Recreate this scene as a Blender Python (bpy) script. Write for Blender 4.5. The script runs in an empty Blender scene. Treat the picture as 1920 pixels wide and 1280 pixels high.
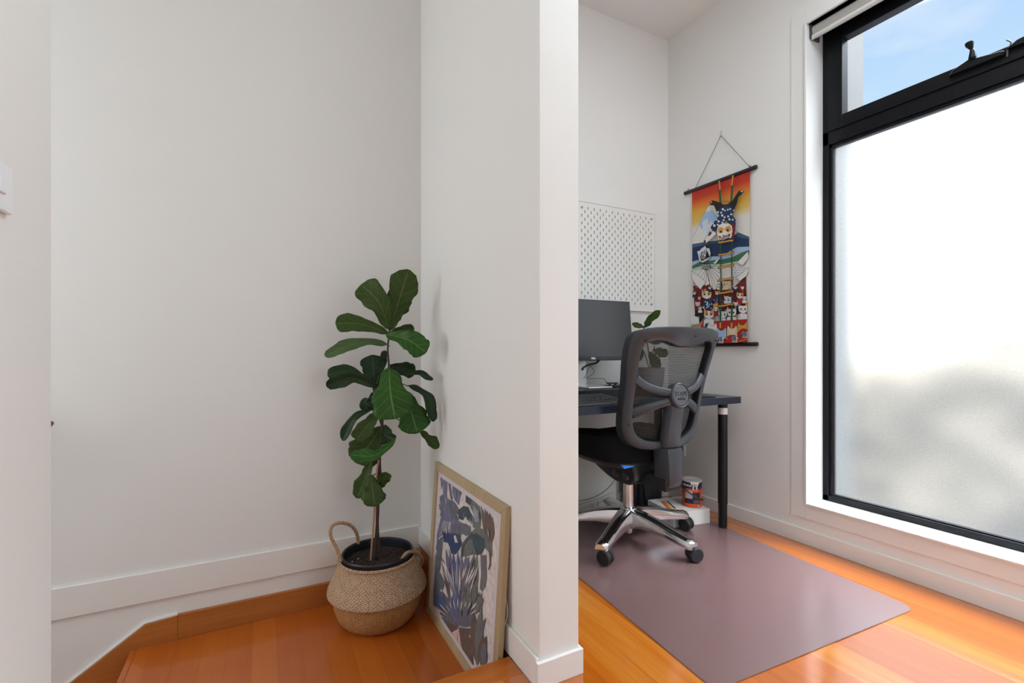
import bpy, bmesh, math, random
from mathutils import Vector, Matrix
random.seed(7)
PI = math.pi
S = bpy.context.scene
C = S.collection

# ---------------------------------------------------------------- camera
FPX, CX, CY, CAMH, YAW = 888.0, 960.0, 658.0, 0.95, math.radians(27.74)
cam_d = bpy.data.cameras.new('camera'); cam = bpy.data.objects.new('camera', cam_d); C.objects.link(cam)
cam.location = (0, 0, CAMH); cam.rotation_euler = (PI/2, 0, -YAW)
cam_d.sensor_width = 36.0; cam_d.lens = 36.0*FPX/1920.0
cam_d.shift_y = (CY-640.0)/1920.0; cam_d.clip_start = 0.02
S.camera = cam
# ---------------------------------------------------------------- world / sky
W = bpy.data.worlds.new('sky'); S.world = W; W.use_nodes = True
nt = W.node_tree; nt.nodes.clear()
def wn(t, **k):
    n = nt.nodes.new(t)
    for a, b in k.items(): setattr(n, a, b)
    return n
wo = wn('ShaderNodeOutputWorld'); wb = wn('ShaderNodeBackground'); tc = wn('ShaderNodeTexCoord')
sx = wn('ShaderNodeSeparateXYZ'); cr = wn('ShaderNodeValToRGB'); ns = wn('ShaderNodeTexNoise')
mp = wn('ShaderNodeMapping'); cr2 = wn('ShaderNodeValToRGB'); mx = wn('ShaderNodeMixRGB'); st = wn('ShaderNodeMapRange')
nt.links.new(tc.outputs['Generated'], sx.inputs[0]); nt.links.new(sx.outputs['Z'], cr.inputs[0])
e = cr.color_ramp.elements
e[0].position = 0.27; e[0].color = (0.97, 0.985, 1.0, 1)
e[1].position = 0.9; e[1].color = (0.88, 0.94, 1.0, 1)
x_ = e.new(0.345); x_.color = (0.58, 0.80, 1.0, 1)
x_ = e.new(0.48); x_.color = (0.47, 0.69, 1.0, 1)
x_ = e.new(0.53); x_.color = (0.88, 0.94, 1.0, 1)
nt.links.new(tc.outputs['Generated'], mp.inputs[0]); mp.inputs['Scale'].default_value = (2.2, 2.2, 7.0)
nt.links.new(mp.outputs[0], ns.inputs['Vector']); ns.inputs['Scale'].default_value = 2.2; ns.inputs['Detail'].default_value = 5
nt.links.new(ns.outputs['Fac'], cr2.inputs[0])
cr2.color_ramp.elements[0].position = 0.5; cr2.color_ramp.elements[0].color = (0, 0, 0, 1)
cr2.color_ramp.elements[1].position = 0.8; cr2.color_ramp.elements[1].color = (0.75, 0.75, 0.75, 1)
nt.links.new(cr2.outputs[0], mx.inputs[0]); nt.links.new(cr.outputs[0], mx.inputs[1]); mx.inputs[2].default_value = (0.86, 0.92, 1.0, 1)
nt.links.new(mx.outputs[0], wb.inputs['Color'])
# the sky is brightest high up (hazy bright cloud overhead)
cr3 = wn('ShaderNodeValToRGB'); nt.links.new(sx.outputs['Z'], cr3.inputs[0]); el3 = cr3.color_ramp.elements
el3[0].position = 0.26; el3[0].color = (0.036,)*3+(1,); el3[1].position = 0.9; el3[1].color = (0.6, 0.6, 0.6, 1)
for p_, k_ in ((0.345, 0.0208), (0.485, 0.0208), (0.57, 0.46)): x_ = el3.new(p_); x_.color = (k_, k_, k_, 1)
ml = wn('ShaderNodeMath', operation='MULTIPLY'); nt.links.new(cr3.outputs[0], ml.inputs[0]); ml.inputs[1].default_value = 48.0
nt.links.new(ml.outputs[0], wb.inputs['Strength']); nt.links.new(wb.outputs[0], wo.inputs[0])
# ---------------------------------------------------------------- large soft lights: stairwell window, plus unseen fills added behind the camera and overhead
def area(name, loc, rot, sx_, sy_, power, col):
    d = bpy.data.lights.new(name, 'AREA'); d.shape = 'RECTANGLE'; d.size = sx_; d.size_y = sy_; d.energy = power; d.color = col
    o = bpy.data.objects.new(name, d); C.objects.link(o); o.location = loc; o.rotation_euler = rot
    return o
area('rear_fill_light', (1.5, -1.75, 1.2), (PI/2, 0, 0), 1.6, 2.0, 17, (0.82, 0.93, 1.0))  # added fill from behind the camera, no window known there
area('ceiling_fill_light', (1.45, 0.35, 2.97), (0, 0, 0), 1.3, 0.9, 27, (0.84, 0.95, 1.0))  # added overhead fill to brighten the study walls, no fixture known
area('stair_window_light', (-2.3, 1.85, 1.5), (PI/2, 0, -PI/2), 0.75, 1.6, 19, (0.94, 0.97, 1.0))
# ---------------------------------------------------------------- exposure / colour / sampling
S.view_settings.view_transform = 'Standard'; S.view_settings.look = 'None'
S.view_settings.gamma = 1.0; S.view_settings.use_curve_mapping = False
S.view_settings.exposure = 0.04
S.cycles.use_denoising = True
S.cycles.max_bounces = 12; S.cycles.diffuse_bounces = 7; S.cycles.glossy_bounces = 4; S.cycles.transmission_bounces = 8
S.cycles.transparent_max_bounces = 24; S.cycles.sample_clamp_indirect = 14.0; S.cycles.caustics_refractive = True

# ================================================================ helpers
def ray(u, v):
    a = (u-CX)/FPX; b = (CY-v)/FPX; s, c = math.sin(YAW), math.cos(YAW)
    return Vector((s+a*c, c-a*s, b))
CAM = Vector((0, 0, CAMH))
def atD(u, v, t): return CAM + ray(u, v)*t
def atX(u, v, x): r = ray(u, v); return CAM + r*(x/r.x)
def atPl(u, v, p, n):
    r = ray(u, v); return CAM + r*((p-CAM).dot(n)/r.dot(n))

def lin(c): return tuple(((x/255)/12.92 if x/255 <= 0.04045 else ((x/255+0.055)/1.055)**2.4) for x in c)
MATS = {}
def mat(name, col, rough=0.5, metal=0.0, spec=0.5, coat=0.0, bump=None, var=None, **kw):
    """simple procedural principled; bump=(scale,strength), var=(scale,amount) colour mottling"""
    if name in MATS: return MATS[name]
    m = bpy.data.materials.new(name); m.use_nodes = True; t = m.node_tree; b = t.nodes['Principled BSDF']
    b.inputs['Base Color'].default_value = (*col, 1); b.inputs['Roughness'].default_value = rough; b.inputs['Metallic'].default_value = metal
    b.inputs['Specular IOR Level'].default_value = spec; b.inputs['Coat Weight'].default_value = coat; b.inputs['Coat Roughness'].default_value = 0.1
    for k, v in kw.items(): b.inputs[k].default_value = v
    tcn = t.nodes.new('ShaderNodeTexCoord')
    if var:
        n = t.nodes.new('ShaderNodeTexNoise'); n.inputs['Scale'].default_value = var[0]; n.inputs['Detail'].default_value = 4
        t.links.new(tcn.outputs['Object'], n.inputs['Vector'])
        r = t.nodes.new('ShaderNodeMapRange'); r.inputs[3].default_value = 1-var[1]; r.inputs[4].default_value = 1+var[1]
        t.links.new(n.outputs['Fac'], r.inputs[0])
        q = t.nodes.new('ShaderNodeVectorMath'); q.operation = 'SCALE'; q.inputs[0].default_value = col
        t.links.new(r.outputs[0], q.inputs['Scale']); t.links.new(q.outputs[0], b.inputs['Base Color'])
    if bump:
        n = t.nodes.new('ShaderNodeTexNoise'); n.inputs['Scale'].default_value = bump[0]; n.inputs['Detail'].default_value = 3
        t.links.new(tcn.outputs['Object'], n.inputs['Vector'])
        q = t.nodes.new('ShaderNodeBump'); q.inputs['Strength'].default_value = bump[1]; q.inputs['Distance'].default_value = 0.002
        t.links.new(n.outputs['Fac'], q.inputs['Height']); t.links.new(q.outputs[0], b.inputs['Normal'])
    MATS[name] = m; return m

def wood(name, c_dark, c_mid, c_light, board=0.13, along='Y', rough=0.22, gap=True, spec=0.5, streak=1.0, hor='X', coat=0.0, gapk=0.6):
    """boards of width `board` along axis `along`, stacked over axis `hor`"""
    m = bpy.data.materials.new(name); m.use_nodes = True; t = m.node_tree; N = t.nodes; L = t.links; b = N['Principled BSDF']
    tcn = N.new('ShaderNodeTexCoord'); sp = N.new('ShaderNodeSeparateXYZ'); L.new(tcn.outputs['Object'], sp.inputs[0])
    def M(op, a, bb=None, c=None):
        n = N.new('ShaderNodeMath'); n.operation = op
        for i, x in enumerate((a, bb, c)):
            if x is None: continue
            if isinstance(x, (int, float)): n.inputs[i].default_value = x
            else: L.new(x, n.inputs[i])
        return n.outputs[0]
    across = M('ADD', sp.outputs[hor], 50.0*board+0.037); q = M('DIVIDE', across, board); idx = M('FLOOR', q); fr = M('FRACT', q)
    wnz = N.new('ShaderNodeTexWhiteNoise'); wnz.noise_dimensions = '1D'; L.new(idx, wnz.inputs['W'])
    cb = N.new('ShaderNodeCombineXYZ'); L.new(M('MULTIPLY', sp.outputs[hor], 26.0), cb.inputs[0])
    other = [k for k in 'XYZ' if k not in (along, hor)][0]
    L.new(M('ADD', M('MULTIPLY', sp.outputs[along], 1.1), M('MULTIPLY', wnz.outputs[0], 30)), cb.inputs[1]); L.new(M('MULTIPLY', sp.outputs[other], 26.0), cb.inputs[2])
    n1 = N.new('ShaderNodeTexNoise'); n1.inputs['Scale'].default_value = 1.0; n1.inputs['Detail'].default_value = 5; n1.inputs['Roughness'].default_value = 0.55; n1.inputs['Distortion'].default_value = 0.6
    L.new(cb.outputs[0], n1.inputs['Vector'])
    cb2 = N.new('ShaderNodeCombineXYZ'); L.new(M('MULTIPLY', sp.outputs[hor], 260.0), cb2.inputs[0]); L.new(M('MULTIPLY', sp.outputs[along], 7), cb2.inputs[1])
    n2 = N.new('ShaderNodeTexNoise'); n2.inputs['Scale'].default_value = 1.0; n2.inputs['Detail'].default_value = 2; L.new(cb2.outputs[0], n2.inputs['Vector'])
    f = M('ADD', M('MULTIPLY', n1.outputs['Fac'], 0.75*streak), M('MULTIPLY', wnz.outputs[0], 0.42)); f = M('ADD', f, M('MULTIPLY', n2.outputs['Fac'], 0.22)); f = M('SUBTRACT', f, 0.18+0.37*(streak-1)*1.0)
    r = N.new('ShaderNodeValToRGB'); L.new(f, r.inputs[0]); el = r.color_ramp.elements
    el[0].position = 0.15; el[0].color = (*c_dark, 1); el[1].position = 0.85; el[1].color = (*c_light, 1); x = el.new(0.5); x.color = (*c_mid, 1)
    if gap:
        edge = M('MINIMUM', fr, M('SUBTRACT', 1.0, fr)); g = M('LESS_THAN', edge, 0.0010/board)
        mxn = N.new('ShaderNodeMixRGB'); L.new(M('MULTIPLY', g, gapk), mxn.inputs[0]); L.new(r.outputs[0], mxn.inputs[1]); mxn.inputs[2].default_value = (c_dark[0]*0.25, c_dark[1]*0.25, c_dark[2]*0.25, 1)
        L.new(mxn.outputs[0], b.inputs['Base Color'])
    else: L.new(r.outputs[0], b.inputs['Base Color'])
    L.new(M('ADD', M('MULTIPLY', n2.outputs['Fac'], 0.08), rough-0.04), b.inputs['Roughness']); b.inputs['Specular IOR Level'].default_value = spec; b.inputs['Coat Weight'].default_value = coat; b.inputs['Coat Roughness'].default_value = 0.11; b.inputs['Coat IOR'].default_value = 1.5+0.3*coat
    MATS[name] = m; return m

class MB:
    def __init__(s): s.v = []; s.f = []; s.m = []; s.uv = {}
    def add(s, vs, fs, mi=0):
        o = len(s.v); s.v += [Vector(p) for p in vs]
        for f in fs: s.f.append(tuple(i+o for i in f)); s.m.append(mi)
        return s
    def box(s, x0, x1, y0, y1, z0, z1, mi=0, M=None):
        vs = [Vector((x, y, z)) for z in (z0, z1) for y in (y0, y1) for x in (x0, x1)]
        if M is not None: vs = [M @ p for p in vs]
        return s.add(vs, [(0,2,3,1),(4,5,7,6),(0,1,5,4),(2,6,7,3),(0,4,6,2),(1,3,7,5)], mi)
    def loft(s, rings, mi=0, cap=True, closed=True, loop=False):
        n = len(rings[0]); vs = [p for r in rings for p in r]; fs = []
        R = len(rings)
        for i in range(R if loop else R-1):
            j2 = (i+1) % R
            for j in range(n if closed else n-1):
                k = (j+1) % n; fs.append((i*n+j, i*n+k, j2*n+k, j2*n+j))
        if cap and closed and not loop: fs.append(tuple(range(n))[::-1]); fs.append(tuple((R-1)*n+k for k in range(n)))
        return s.add(vs, fs, mi)
    def tube(s, pts, r, n=8, mi=0, cap=True, loop=False, flat=None):
        pts = [Vector(p) for p in pts]; R = len(pts); rad = r if isinstance(r, (list, tuple)) else [r]*R
        rings = []; prev = None
        for i, p in enumerate(pts):
            if loop: d = pts[(i+1) % R]-pts[i-1]
            else: d = (pts[min(i+1, R-1)]-pts[max(i-1, 0)])
            d.normalize()
            if prev is None:
                a = Vector((0, 0, 1)) if abs(d.z) < 0.9 else Vector((1, 0, 0)); x = d.cross(a).normalized()
            else: x = (prev-d*prev.dot(d)).normalized()
            prev = x; y = d.cross(x)
            rings.append([p+(x*math.cos(2*PI*k/n)+y*math.sin(2*PI*k/n)*(flat or 1))*rad[i] for k in range(n)])
        return s.loft(rings, mi, cap, True, loop)
    def cyl(s, p0, p1, r0, r1=None, n=24, mi=0): return s.tube([p0, p1], [r0, r0 if r1 is None else r1], n, mi)
    def lathe(s, prof, c, n=48, mi=0, cap=True, M=None):
        rings = []
        for r, z in prof:
            rg = [Vector((r*math.cos(2*PI*k/n), r*math.sin(2*PI*k/n), z)) for k in range(n)]
            if M is not None: rg = [M @ p for p in rg]
            rings.append([p+Vector(c) for p in rg])
        return s.loft(rings, mi, cap)
    def ell(s, c, rx, ry, rz, n=16, m=10, mi=0, M=None):
        rings = []
        for i in range(m+1):
            a = PI*i/m; rr = max(math.sin(a), 0.001)
            rg = [Vector((rx*rr*math.cos(2*PI*k/n), ry*rr*math.sin(2*PI*k/n), -rz*math.cos(a))) for k in range(n)]
            if M is not None: rg = [M @ p for p in rg]
            rings.append([p+Vector(c) for p in rg])
        return s.loft(rings, mi)
    def build(s, name, mats, parent=None, smooth=False, bevel=0, seg=2, loc=None, sub=0, solid=0, angle=40):
        if not isinstance(mats, (list, tuple)): mats = [mats]
        off = Vector(loc) if loc is not None else Vector((0, 0, 0))
        if parent is not None:
            p = parent
            while p is not None: off = off + p.location; p = p.parent
        me = bpy.data.meshes.new(name); me.from_pydata([tuple(p-off) for p in s.v], [], s.f)
        for m in mats: me.materials.append(m)
        for i, p in enumerate(me.polygons): p.material_index = s.m[i]; p.use_smooth = smooth
        if s.uv:
            ul = me.uv_layers.new(name='uv')
            for p in me.polygons:
                for li in p.loop_indices:
                    vi = me.loops[li].vertex_index
                    if vi in s.uv: ul.data[li].uv = s.uv[vi]
        bm = bmesh.new(); bm.from_mesh(me)
        if not s.uv: bmesh.ops.recalc_face_normals(bm, faces=bm.faces)
        bm.to_mesh(me); bm.free()
        o = bpy.data.objects.new(name, me); C.objects.link(o)
        if loc is not None: o.location = loc
        if parent is not None: o.parent = parent; 
        if smooth: me.set_sharp_from_angle(angle=math.radians(38))
        if bevel:
            b = o.modifiers.new('bevel', 'BEVEL'); b.width = bevel; b.segments = seg; b.limit_method = 'ANGLE'; b.angle_limit = math.radians(angle)
            for p in me.polygons: p.use_smooth = True
            w = o.modifiers.new('wn', 'WEIGHTED_NORMAL'); w.keep_sharp = False
        if solid:
            b = o.modifiers.new('solid', 'SOLIDIFY'); b.thickness = solid; b.offset = 0
        if sub:
            b = o.modifiers.new('sub', 'SUBSURF'); b.levels = sub; b.render_levels = sub
            for p in me.polygons: p.use_smooth = True
        return o
def tag(o, label, cat, group=None, kind=None):
    if label: o['label'] = label
    if cat: o['category'] = cat
    if group: o['group'] = group
    if kind: o['kind'] = kind
    return o
def thing(name, loc, label, cat, group=None):
    o = bpy.data.objects.new(name, None); o.empty_display_size = 0.1; C.objects.link(o); o.location = loc
    return tag(o, label, cat, group)
def struct(o): o['kind'] = 'structure'; return o
def crom(pts, k=6, loop=False):
    P = [Vector(p) for p in pts]; n = len(P); out = []
    for i in range(n if loop else n-1):
        if loop: p0, p1, p2, p3 = P[i-1], P[i], P[(i+1) % n], P[(i+2) % n]
        else: p0, p1, p2, p3 = P[max(i-1, 0)], P[i], P[i+1], P[min(i+2, n-1)]
        for j in range(k):
            t = j/k; out.append(0.5*((2*p1)+(p2-p0)*t+(2*p0-5*p1+4*p2-p3)*t*t+(-p0+3*p1-3*p2+p3)*t*t*t))
    if not loop: out.append(P[-1])
    return out
def text_mesh(body, size, M, material, name, parent, depth=0.0006, bold=0.0, loc=None):
    cu = bpy.data.curves.new(name, 'FONT'); cu.body = body; cu.size = size; cu.extrude = depth; cu.align_x = 'CENTER'; cu.align_y = 'CENTER'; cu.offset = bold
    o = bpy.data.objects.new('tmp_text', cu); C.objects.link(o); bpy.context.view_layer.update()
    me = bpy.data.meshes.new_from_object(o.evaluated_get(bpy.context.evaluated_depsgraph_get())); bpy.data.objects.remove(o)
    mb = MB(); mb.add([M @ v.co for v in me.vertices], [tuple(p.vertices) for p in me.polygons]); bpy.data.meshes.remove(me)
    if name is None: return mb
    return mb.build(name, material, parent)

# ================================================================ materials
WALL = mat('wall_paint', (0.79, 0.79, 0.775), 0.75, spec=0.25, bump=(220, 0.05), var=(1.3, 0.012))
CEIL = mat('ceiling_paint', (0.78, 0.77, 0.75), 0.85, spec=0.2)
TRIM = mat('trim_gloss_paint', (0.80, 0.79, 0.77), 0.4, spec=0.45)
D1, M1, L1 = (0.37, 0.084, 0.004), (0.50, 0.128, 0.008), (0.62, 0.25, 0.035)
FLOORM = wood('floor_boards', D1, M1, L1, 0.13, 'Y', 0.22, spec=0.4, streak=0.85, coat=1.0, gapk=0.25)
LAND = wood('landing_boards', (0.36, 0.075, 0.006), (0.46, 0.11, 0.010), (0.54, 0.15, 0.018), 0.085, 'Y', 0.3, streak=0.6, coat=0.3, gapk=0.3)
NOSE = wood('nosing_wood', D1, (0.50, 0.15, 0.022), (0.6, 0.22, 0.04), 0.6, 'X', 0.25, gap=False, hor='Y')
SKIRT = wood('stringer_wood', (0.33, 0.10, 0.018), (0.44, 0.15, 0.030), (0.55, 0.22, 0.06), 0.9, 'X', 0.4, gap=False, hor='Z')
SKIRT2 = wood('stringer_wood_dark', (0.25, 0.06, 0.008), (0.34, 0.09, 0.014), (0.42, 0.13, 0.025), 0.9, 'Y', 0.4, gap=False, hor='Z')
BLK = mat('black_aluminium', (0.004, 0.004, 0.006), 0.4, spec=0.2)
RUB = mat('black_rubber', (0.010, 0.010, 0.011), 0.6)

# ================================================================ setting
XP0, XP1, YP, YB, XW, ZC = 0.692, 0.828, 1.15, 2.29, 2.37, 2.998
YL, XL = 1.25, -0.369
YN = 1.312; ZL = -0.19
struct(MB().box(XP0, XP1, YP, YB, -2.4, ZC).build('wall_partition', WALL, bevel=0.003))
struct(MB().box(-2.5, XW+0.2, YB, YB+0.15, -2.6, ZC+0.1).build('wall_back', WALL))
struct(MB().box(XL-0.1, XL, -2.7, YL, -2.6, ZC).build('wall_left', WALL, bevel=0.003))
struct(MB().box(-2.5, XL-0.1, YL-0.1, YL, -2.6, ZC).build('wall_stair', WALL))
struct(MB().box(-2.6, -2.5, YL-0.1, YB+0.1, -2.6, ZC).build('wall_stairwell', WALL))
struct(MB().box(XL-0.1, XW+0.2, -2.0, -1.9, -0.1, ZC).build('wall_rear', WALL))
struct(MB().box(-2.6, XW+0.25, -2.8, YB+0.15, ZC, ZC+0.12).build('ceiling', CEIL))
fl = MB(); fl.box(XL-0.1, XP1, -2.8, YN-0.09, -0.12, 0); fl.box(XP1, XW+0.2, -2.8, YB, -0.12, 0); struct(fl.build('floor', FLOORM))
# right wall with window hole
WY0, WY1, WZ0, WZ1 = 0.20, 1.39, 0.20, 2.555
wr = MB(); wr.box(XW, XW+0.19, WY1, YB, -0.1, ZC); wr.box(XW, XW+0.19, -2.8, WY0, -0.1, ZC)
wr.box(XW, XW+0.19, WY0, WY1, -0.1, WZ0); wr.box(XW, XW+0.19, WY0, WY1, WZ1, ZC); struct(wr.build('wall_right', WALL))
# step nosing, risers, landing, stairs
struct(MB().box(XL, XP0-0.012, YN-0.09, YN, -0.028, 0.0005).build('trim_1', NOSE, bevel=0.004))
struct(MB().box(XL, XP0, YN-0.022, YN-0.008, ZL, -0.028).build('trim_2', NOSE))
struct(MB().box(-0.425, XP0, YN-0.02, YB, ZL-0.03, ZL).build('landing_floor', LAND))
struct(MB().box(-0.447, -0.425, YN-0.02, YB-0.018, ZL-0.028, ZL+0.0005).build('trim_3', LAND, bevel=0.004))
struct(MB().box(-0.43, -0.41, YL, YB, ZL*2, ZL-0.03).build('trim_4', NOSE))
st = MB()
for k in range(1, 6):
    x1 = -0.425-0.25*(k-1); st.box(x1-0.27, x1, YL, YB-0.018, ZL*(k+1)-0.03, ZL*(k+1)); st.box(x1-0.255, x1-0.235, YL, YB-0.018, ZL*(k+2), ZL*(k+1)-0.03)
struct(st.build('stair_treads', LAND))
struct(MB().box(-2.6, -1.2, YL-0.1, YB+0.1, -2.7, -2.6).build('stairwell_floor', LAND))
# baseboards
struct(MB().box(XP0-0.012, XP1+0.009, YP-0.012, YP, 0, 0.074).build('baseboard_front', TRIM, bevel=0.002))
struct(MB().box(XP0-0.012, XP0, YP, YB-0.011, 0.0, 0.084).build('baseboard_partition', TRIM, bevel=0.002))
struct(MB().box(XP1, XP1+0.009, YP, YB-0.012, 0, 0.074).build('baseboard_study', TRIM, bevel=0.002))
struct(MB().box(-2.5, XP0-0.001, YB-0.012, YB, -0.022, 0.093).build('baseboard_back', TRIM, bevel=0.003))
struct(MB().box(XP1+0.009, XW-0.012, YB-0.012, YB, 0, 0.074).build('baseboard_desk', TRIM, bevel=0.002))
struct(MB().box(XW-0.012, XW, -2.7, YB, 0, 0.074).build('baseboard_right', TRIM, bevel=0.002))
struct(MB().box(XL, XL+0.012, -2.7, YL, 0, 0.074).build('baseboard_left', TRIM, bevel=0.002))
# timber stringers round the landing
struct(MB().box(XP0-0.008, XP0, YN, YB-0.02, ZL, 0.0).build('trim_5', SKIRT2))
sk = MB(); sk.box(-0.298, XP0-0.008, YB-0.018, YB, ZL, -0.094); struct(sk.build('trim_6', SKIRT, bevel=0.0015))
def slab(pts, y0, y1):
    m = MB(); n = len(pts); m.add([(x, y0, z) for x, z in pts]+[(x, y1, z) for x, z in pts], [tuple(range(n)), tuple(range(n, 2*n))[::-1]]+[(i, (i+1) % n, (i+1) % n+n, i+n) for i in range(n)]); return m
struct(slab([(-0.2985, ZL), (-0.2985, -0.096), (-0.404, -0.107), (-0.41, -0.111), (-2.3, -1.45), (-2.3, -2.2), (-0.60, -0.75), (-0.43, -0.42), (-0.43, ZL-0.03)], YB-0.018, YB).build('trim_7', SKIRT, bevel=0.0015))
struct(slab([(-0.30, -0.0965), (-0.404, -0.105), (-2.3, -1.447), (-2.3, -1.440), (-0.404, -0.099), (-0.30, -0.0905)], YB-0.010, YB).build('trim_8', TRIM))

# ---------------- window
struct(tag(bpy.data.objects.new('window_1', None), None, None)); win = bpy.data.objects['window_1']; C.objects.link(win)
win.location = (XW, 0.8, WZ0)
ar = MB(); w_ = 0.075
ar.box(XW-0.004, XW, WY1, WY1+w_, WZ0-w_, WZ1+w_); ar.box(XW-0.004, XW, WY0-w_, WY0, WZ0-w_, WZ1+w_)
ar.box(XW-0.004, XW, WY0, WY1, WZ0-w_, WZ0); ar.box(XW-0.004, XW, WY0, WY1, WZ1, WZ1+w_)
ar.build('architrave', WALL, win, bevel=0.0015)
TR2 = mat('reveal_paint', (0.76, 0.76, 0.75), 0.35, spec=0.5)
rv = MB(); t_ = 0.006
rv.box(XW-0.012, XW+0.13, WY1-t_, WY1+0.006, WZ0-0.006, WZ1+0.006); rv.box(XW-0.012, XW+0.13, WY0-0.006, WY0+t_, WZ0-0.006, WZ1+0.006)
rv.box(XW-0.012, XW+0.13, WY0+t_, WY1-t_, WZ0-0.006, WZ0+t_*0.5); rv.box(XW-0.012, XW+0.13, WY0+t_, WY1-t_, WZ1, WZ1+0.006)
rv.build('reveal', TR2, win, bevel=0.002)
XF = 2.497
fy0, fy1, fz0, fz1 = WY0+t_, WY1-t_, WZ0+0.004, WZ1
fm = MB(); d0, d1 = XF, XF+0.06
fm.box(d0, d1, fy1-0.028, fy1, fz0, fz1); fm.box(d0, d1, fy0, fy0+0.028, fz0, fz1)
fm.box(d0, d1, fy0, fy1, fz0, fz0+0.028); fm.box(d0, d1, fy0, fy1, fz1-0.03, fz1); fm.box(d0, d1, fy0, fy1, 1.978, 2.045)
fm.build('frame', BLK, win, bevel=0.002)
gb = MB(); g0, g1 = XF+0.010, XF+0.045
gb.box(g0, g1, fy1-0.042, fy1-0.026, fz0+0.026, 1.98); gb.box(g0, g1, fy0+0.026, fy0+0.042, fz0+0.026, 1.98)
gb.box(g0, g1, fy0+0.026, fy1-0.026, fz0+0.026, 0.238); gb.box(g0, g1, fy0+0.026, fy1-0.026, 1.962, 1.98)
gb.build('glazing_bead', BLK, win, bevel=0.002)
sa = MB(); s0, s1 = XF-0.008, XF+0.045; sy0, sy1, sz0, sz1 = fy0+0.026, fy1-0.026, 2.040, 2.53
sa.box(s0, s1, sy1-0.068, sy1, sz0, sz1); sa.box(s0, s1, sy0, sy0+0.068, sz0, sz1); sa.box(s0, s1, sy0+0.068, sy1-0.068, sz0, 2.101); sa.box(s0, s1, sy0+0.068, sy1-0.068, 2.472, sz1)
sash = sa.build('sash', BLK, win, bevel=0.003)
# winder and chain of the awning sash
wd = MB(); wy = 0.80
wd.loft([[Vector((XF-0.008-0.022*k2, wy+dy*k1, 2.080+dz)) for dy, dz in ((-.085, -.012), (-.085, .004), (-.02, .014), (.02, .022), (.075, .006), (.085, -.012))] for k1, k2 in ((1, 0), (0.97, 0.6), (0.85, 1))])
wd.tube([(XF-0.03, wy+0.005, 2.10), (XF-0.032, wy+0.004, 2.125), (XF-0.032, wy+0.006, 2.135)], [0.013, 0.009, 0.006], 10)
wd.tube([(XF-0.032, wy+0.006, 2.135), (XF-0.034, wy+0.012, 2.155), (XF-0.034, wy+0.013, 2.165)], [0.005, 0.013, 0.014], 10)
wd.build('window_winder', BLK, sash, bevel=0.002)
ch = MB(); ch.tube(crom([(XF-0.012, 0.712, 2.06), (XF-0.016, 0.709, 2.085), (XF-0.016, 0.70, 2.105), (XF-0.016, 0.712, 2.122)], 4), 0.0028, 6)
ch.build('winder_cord', mat('cord_grey', (0.10, 0.095, 0.09), 0.6), sash)
wd2 = MB(); wd2.loft([[Vector((XF-0.008-0.02*k2, 0.655+dy*k1, 2.088+dz)) for dy, dz in ((-.06, -.012), (-.06, .010), (-.02, .02), (.03, .014), (.06, -.004))] for k1, k2 in ((1, 0), (0.9, 1))])
wd2.build('sash_lock', BLK, sash, bevel=0.002)
# panes
def glass_clear():
    m = bpy.data.materials.new('clear_glass'); m.use_nodes = True; t = m.node_tree; t.nodes.clear()
    o = t.nodes.new('ShaderNodeOutputMaterial'); a = t.nodes.new('ShaderNodeBsdfTransparent'); g = t.nodes.new('ShaderNodeBsdfGlossy'); mx = t.nodes.new('ShaderNodeMixShader')
    fz = t.nodes.new('ShaderNodeFresnel'); fz.inputs[0].default_value = 1.35; g.inputs['Roughness'].default_value = 0.02; a.inputs[0].default_value = (0.97, 0.98, 0.98, 1)
    t.links.new(fz.outputs[0], mx.inputs[0]); t.links.new(a.outputs[0], mx.inputs[1]); t.links.new(g.outputs[0], mx.inputs[2]); t.links.new(mx.outputs[0], o.inputs[0]); return m
def glass_frost():
    m = bpy.data.materials.new('frosted_glass'); m.use_nodes = True; t = m.node_tree; t.nodes.clear(); N = t.nodes.new; L = t.links.new
    o = N('ShaderNodeOutputMaterial'); tr = N('ShaderNodeBsdfTranslucent'); rf = N('ShaderNodeBsdfRefraction'); gl = N('ShaderNodeBsdfGlossy')
    tcn = N('ShaderNodeTexCoord'); n = N('ShaderNodeTexNoise'); n.inputs['Scale'].default_value = 420; n.inputs['Detail'].default_value = 1
    L(tcn.outputs['Object'], n.inputs['Vector']); b = N('ShaderNodeBump'); b.inputs['Strength'].default_value = 0.5; b.inputs['Distance'].default_value = 0.0012; L(n.outputs['Fac'], b.inputs['Height'])
    tr.inputs[0].default_value = (0.93, 0.94, 0.95, 1); rf.inputs[0].default_value = (0.95, 0.97, 0.98, 1); rf.inputs['IOR'].default_value = 1.2; rf.inputs['Roughness'].default_value = 0.56
    gl.inputs['Roughness'].default_value = 0.4; L(b.outputs[0], rf.inputs['Normal'])
    n2 = N('ShaderNodeTexNoise'); n2.inputs['Scale'].default_value = 260; n2.inputs['Detail'].default_value = 2; L(tcn.outputs['Object'], n2.inputs['Vector']); cr_ = N('ShaderNodeValToRGB'); L(n2.outputs['Fac'], cr_.inputs[0])
    cr_.color_ramp.elements[0].position = 0.35; cr_.color_ramp.elements[0].color = (0.84, 0.86, 0.87, 1); cr_.color_ramp.elements[1].position = 0.65; cr_.color_ramp.elements[1].color = (1, 1, 1, 1); L(cr_.outputs[0], rf.inputs[0])
    m1 = N('ShaderNodeMixShader'); m1.inputs[0].default_value = 0.92; L(tr.outputs[0], m1.inputs[1]); L(rf.outputs[0], m1.inputs[2])
    m2 = N('ShaderNodeMixShader'); m2.inputs[0].default_value = 0.05; L(m1.outputs[0], m2.inputs[1]); L(gl.outputs[0], m2.inputs[2]); L(m2.outputs[0], o.inputs[0]); return m
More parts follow.
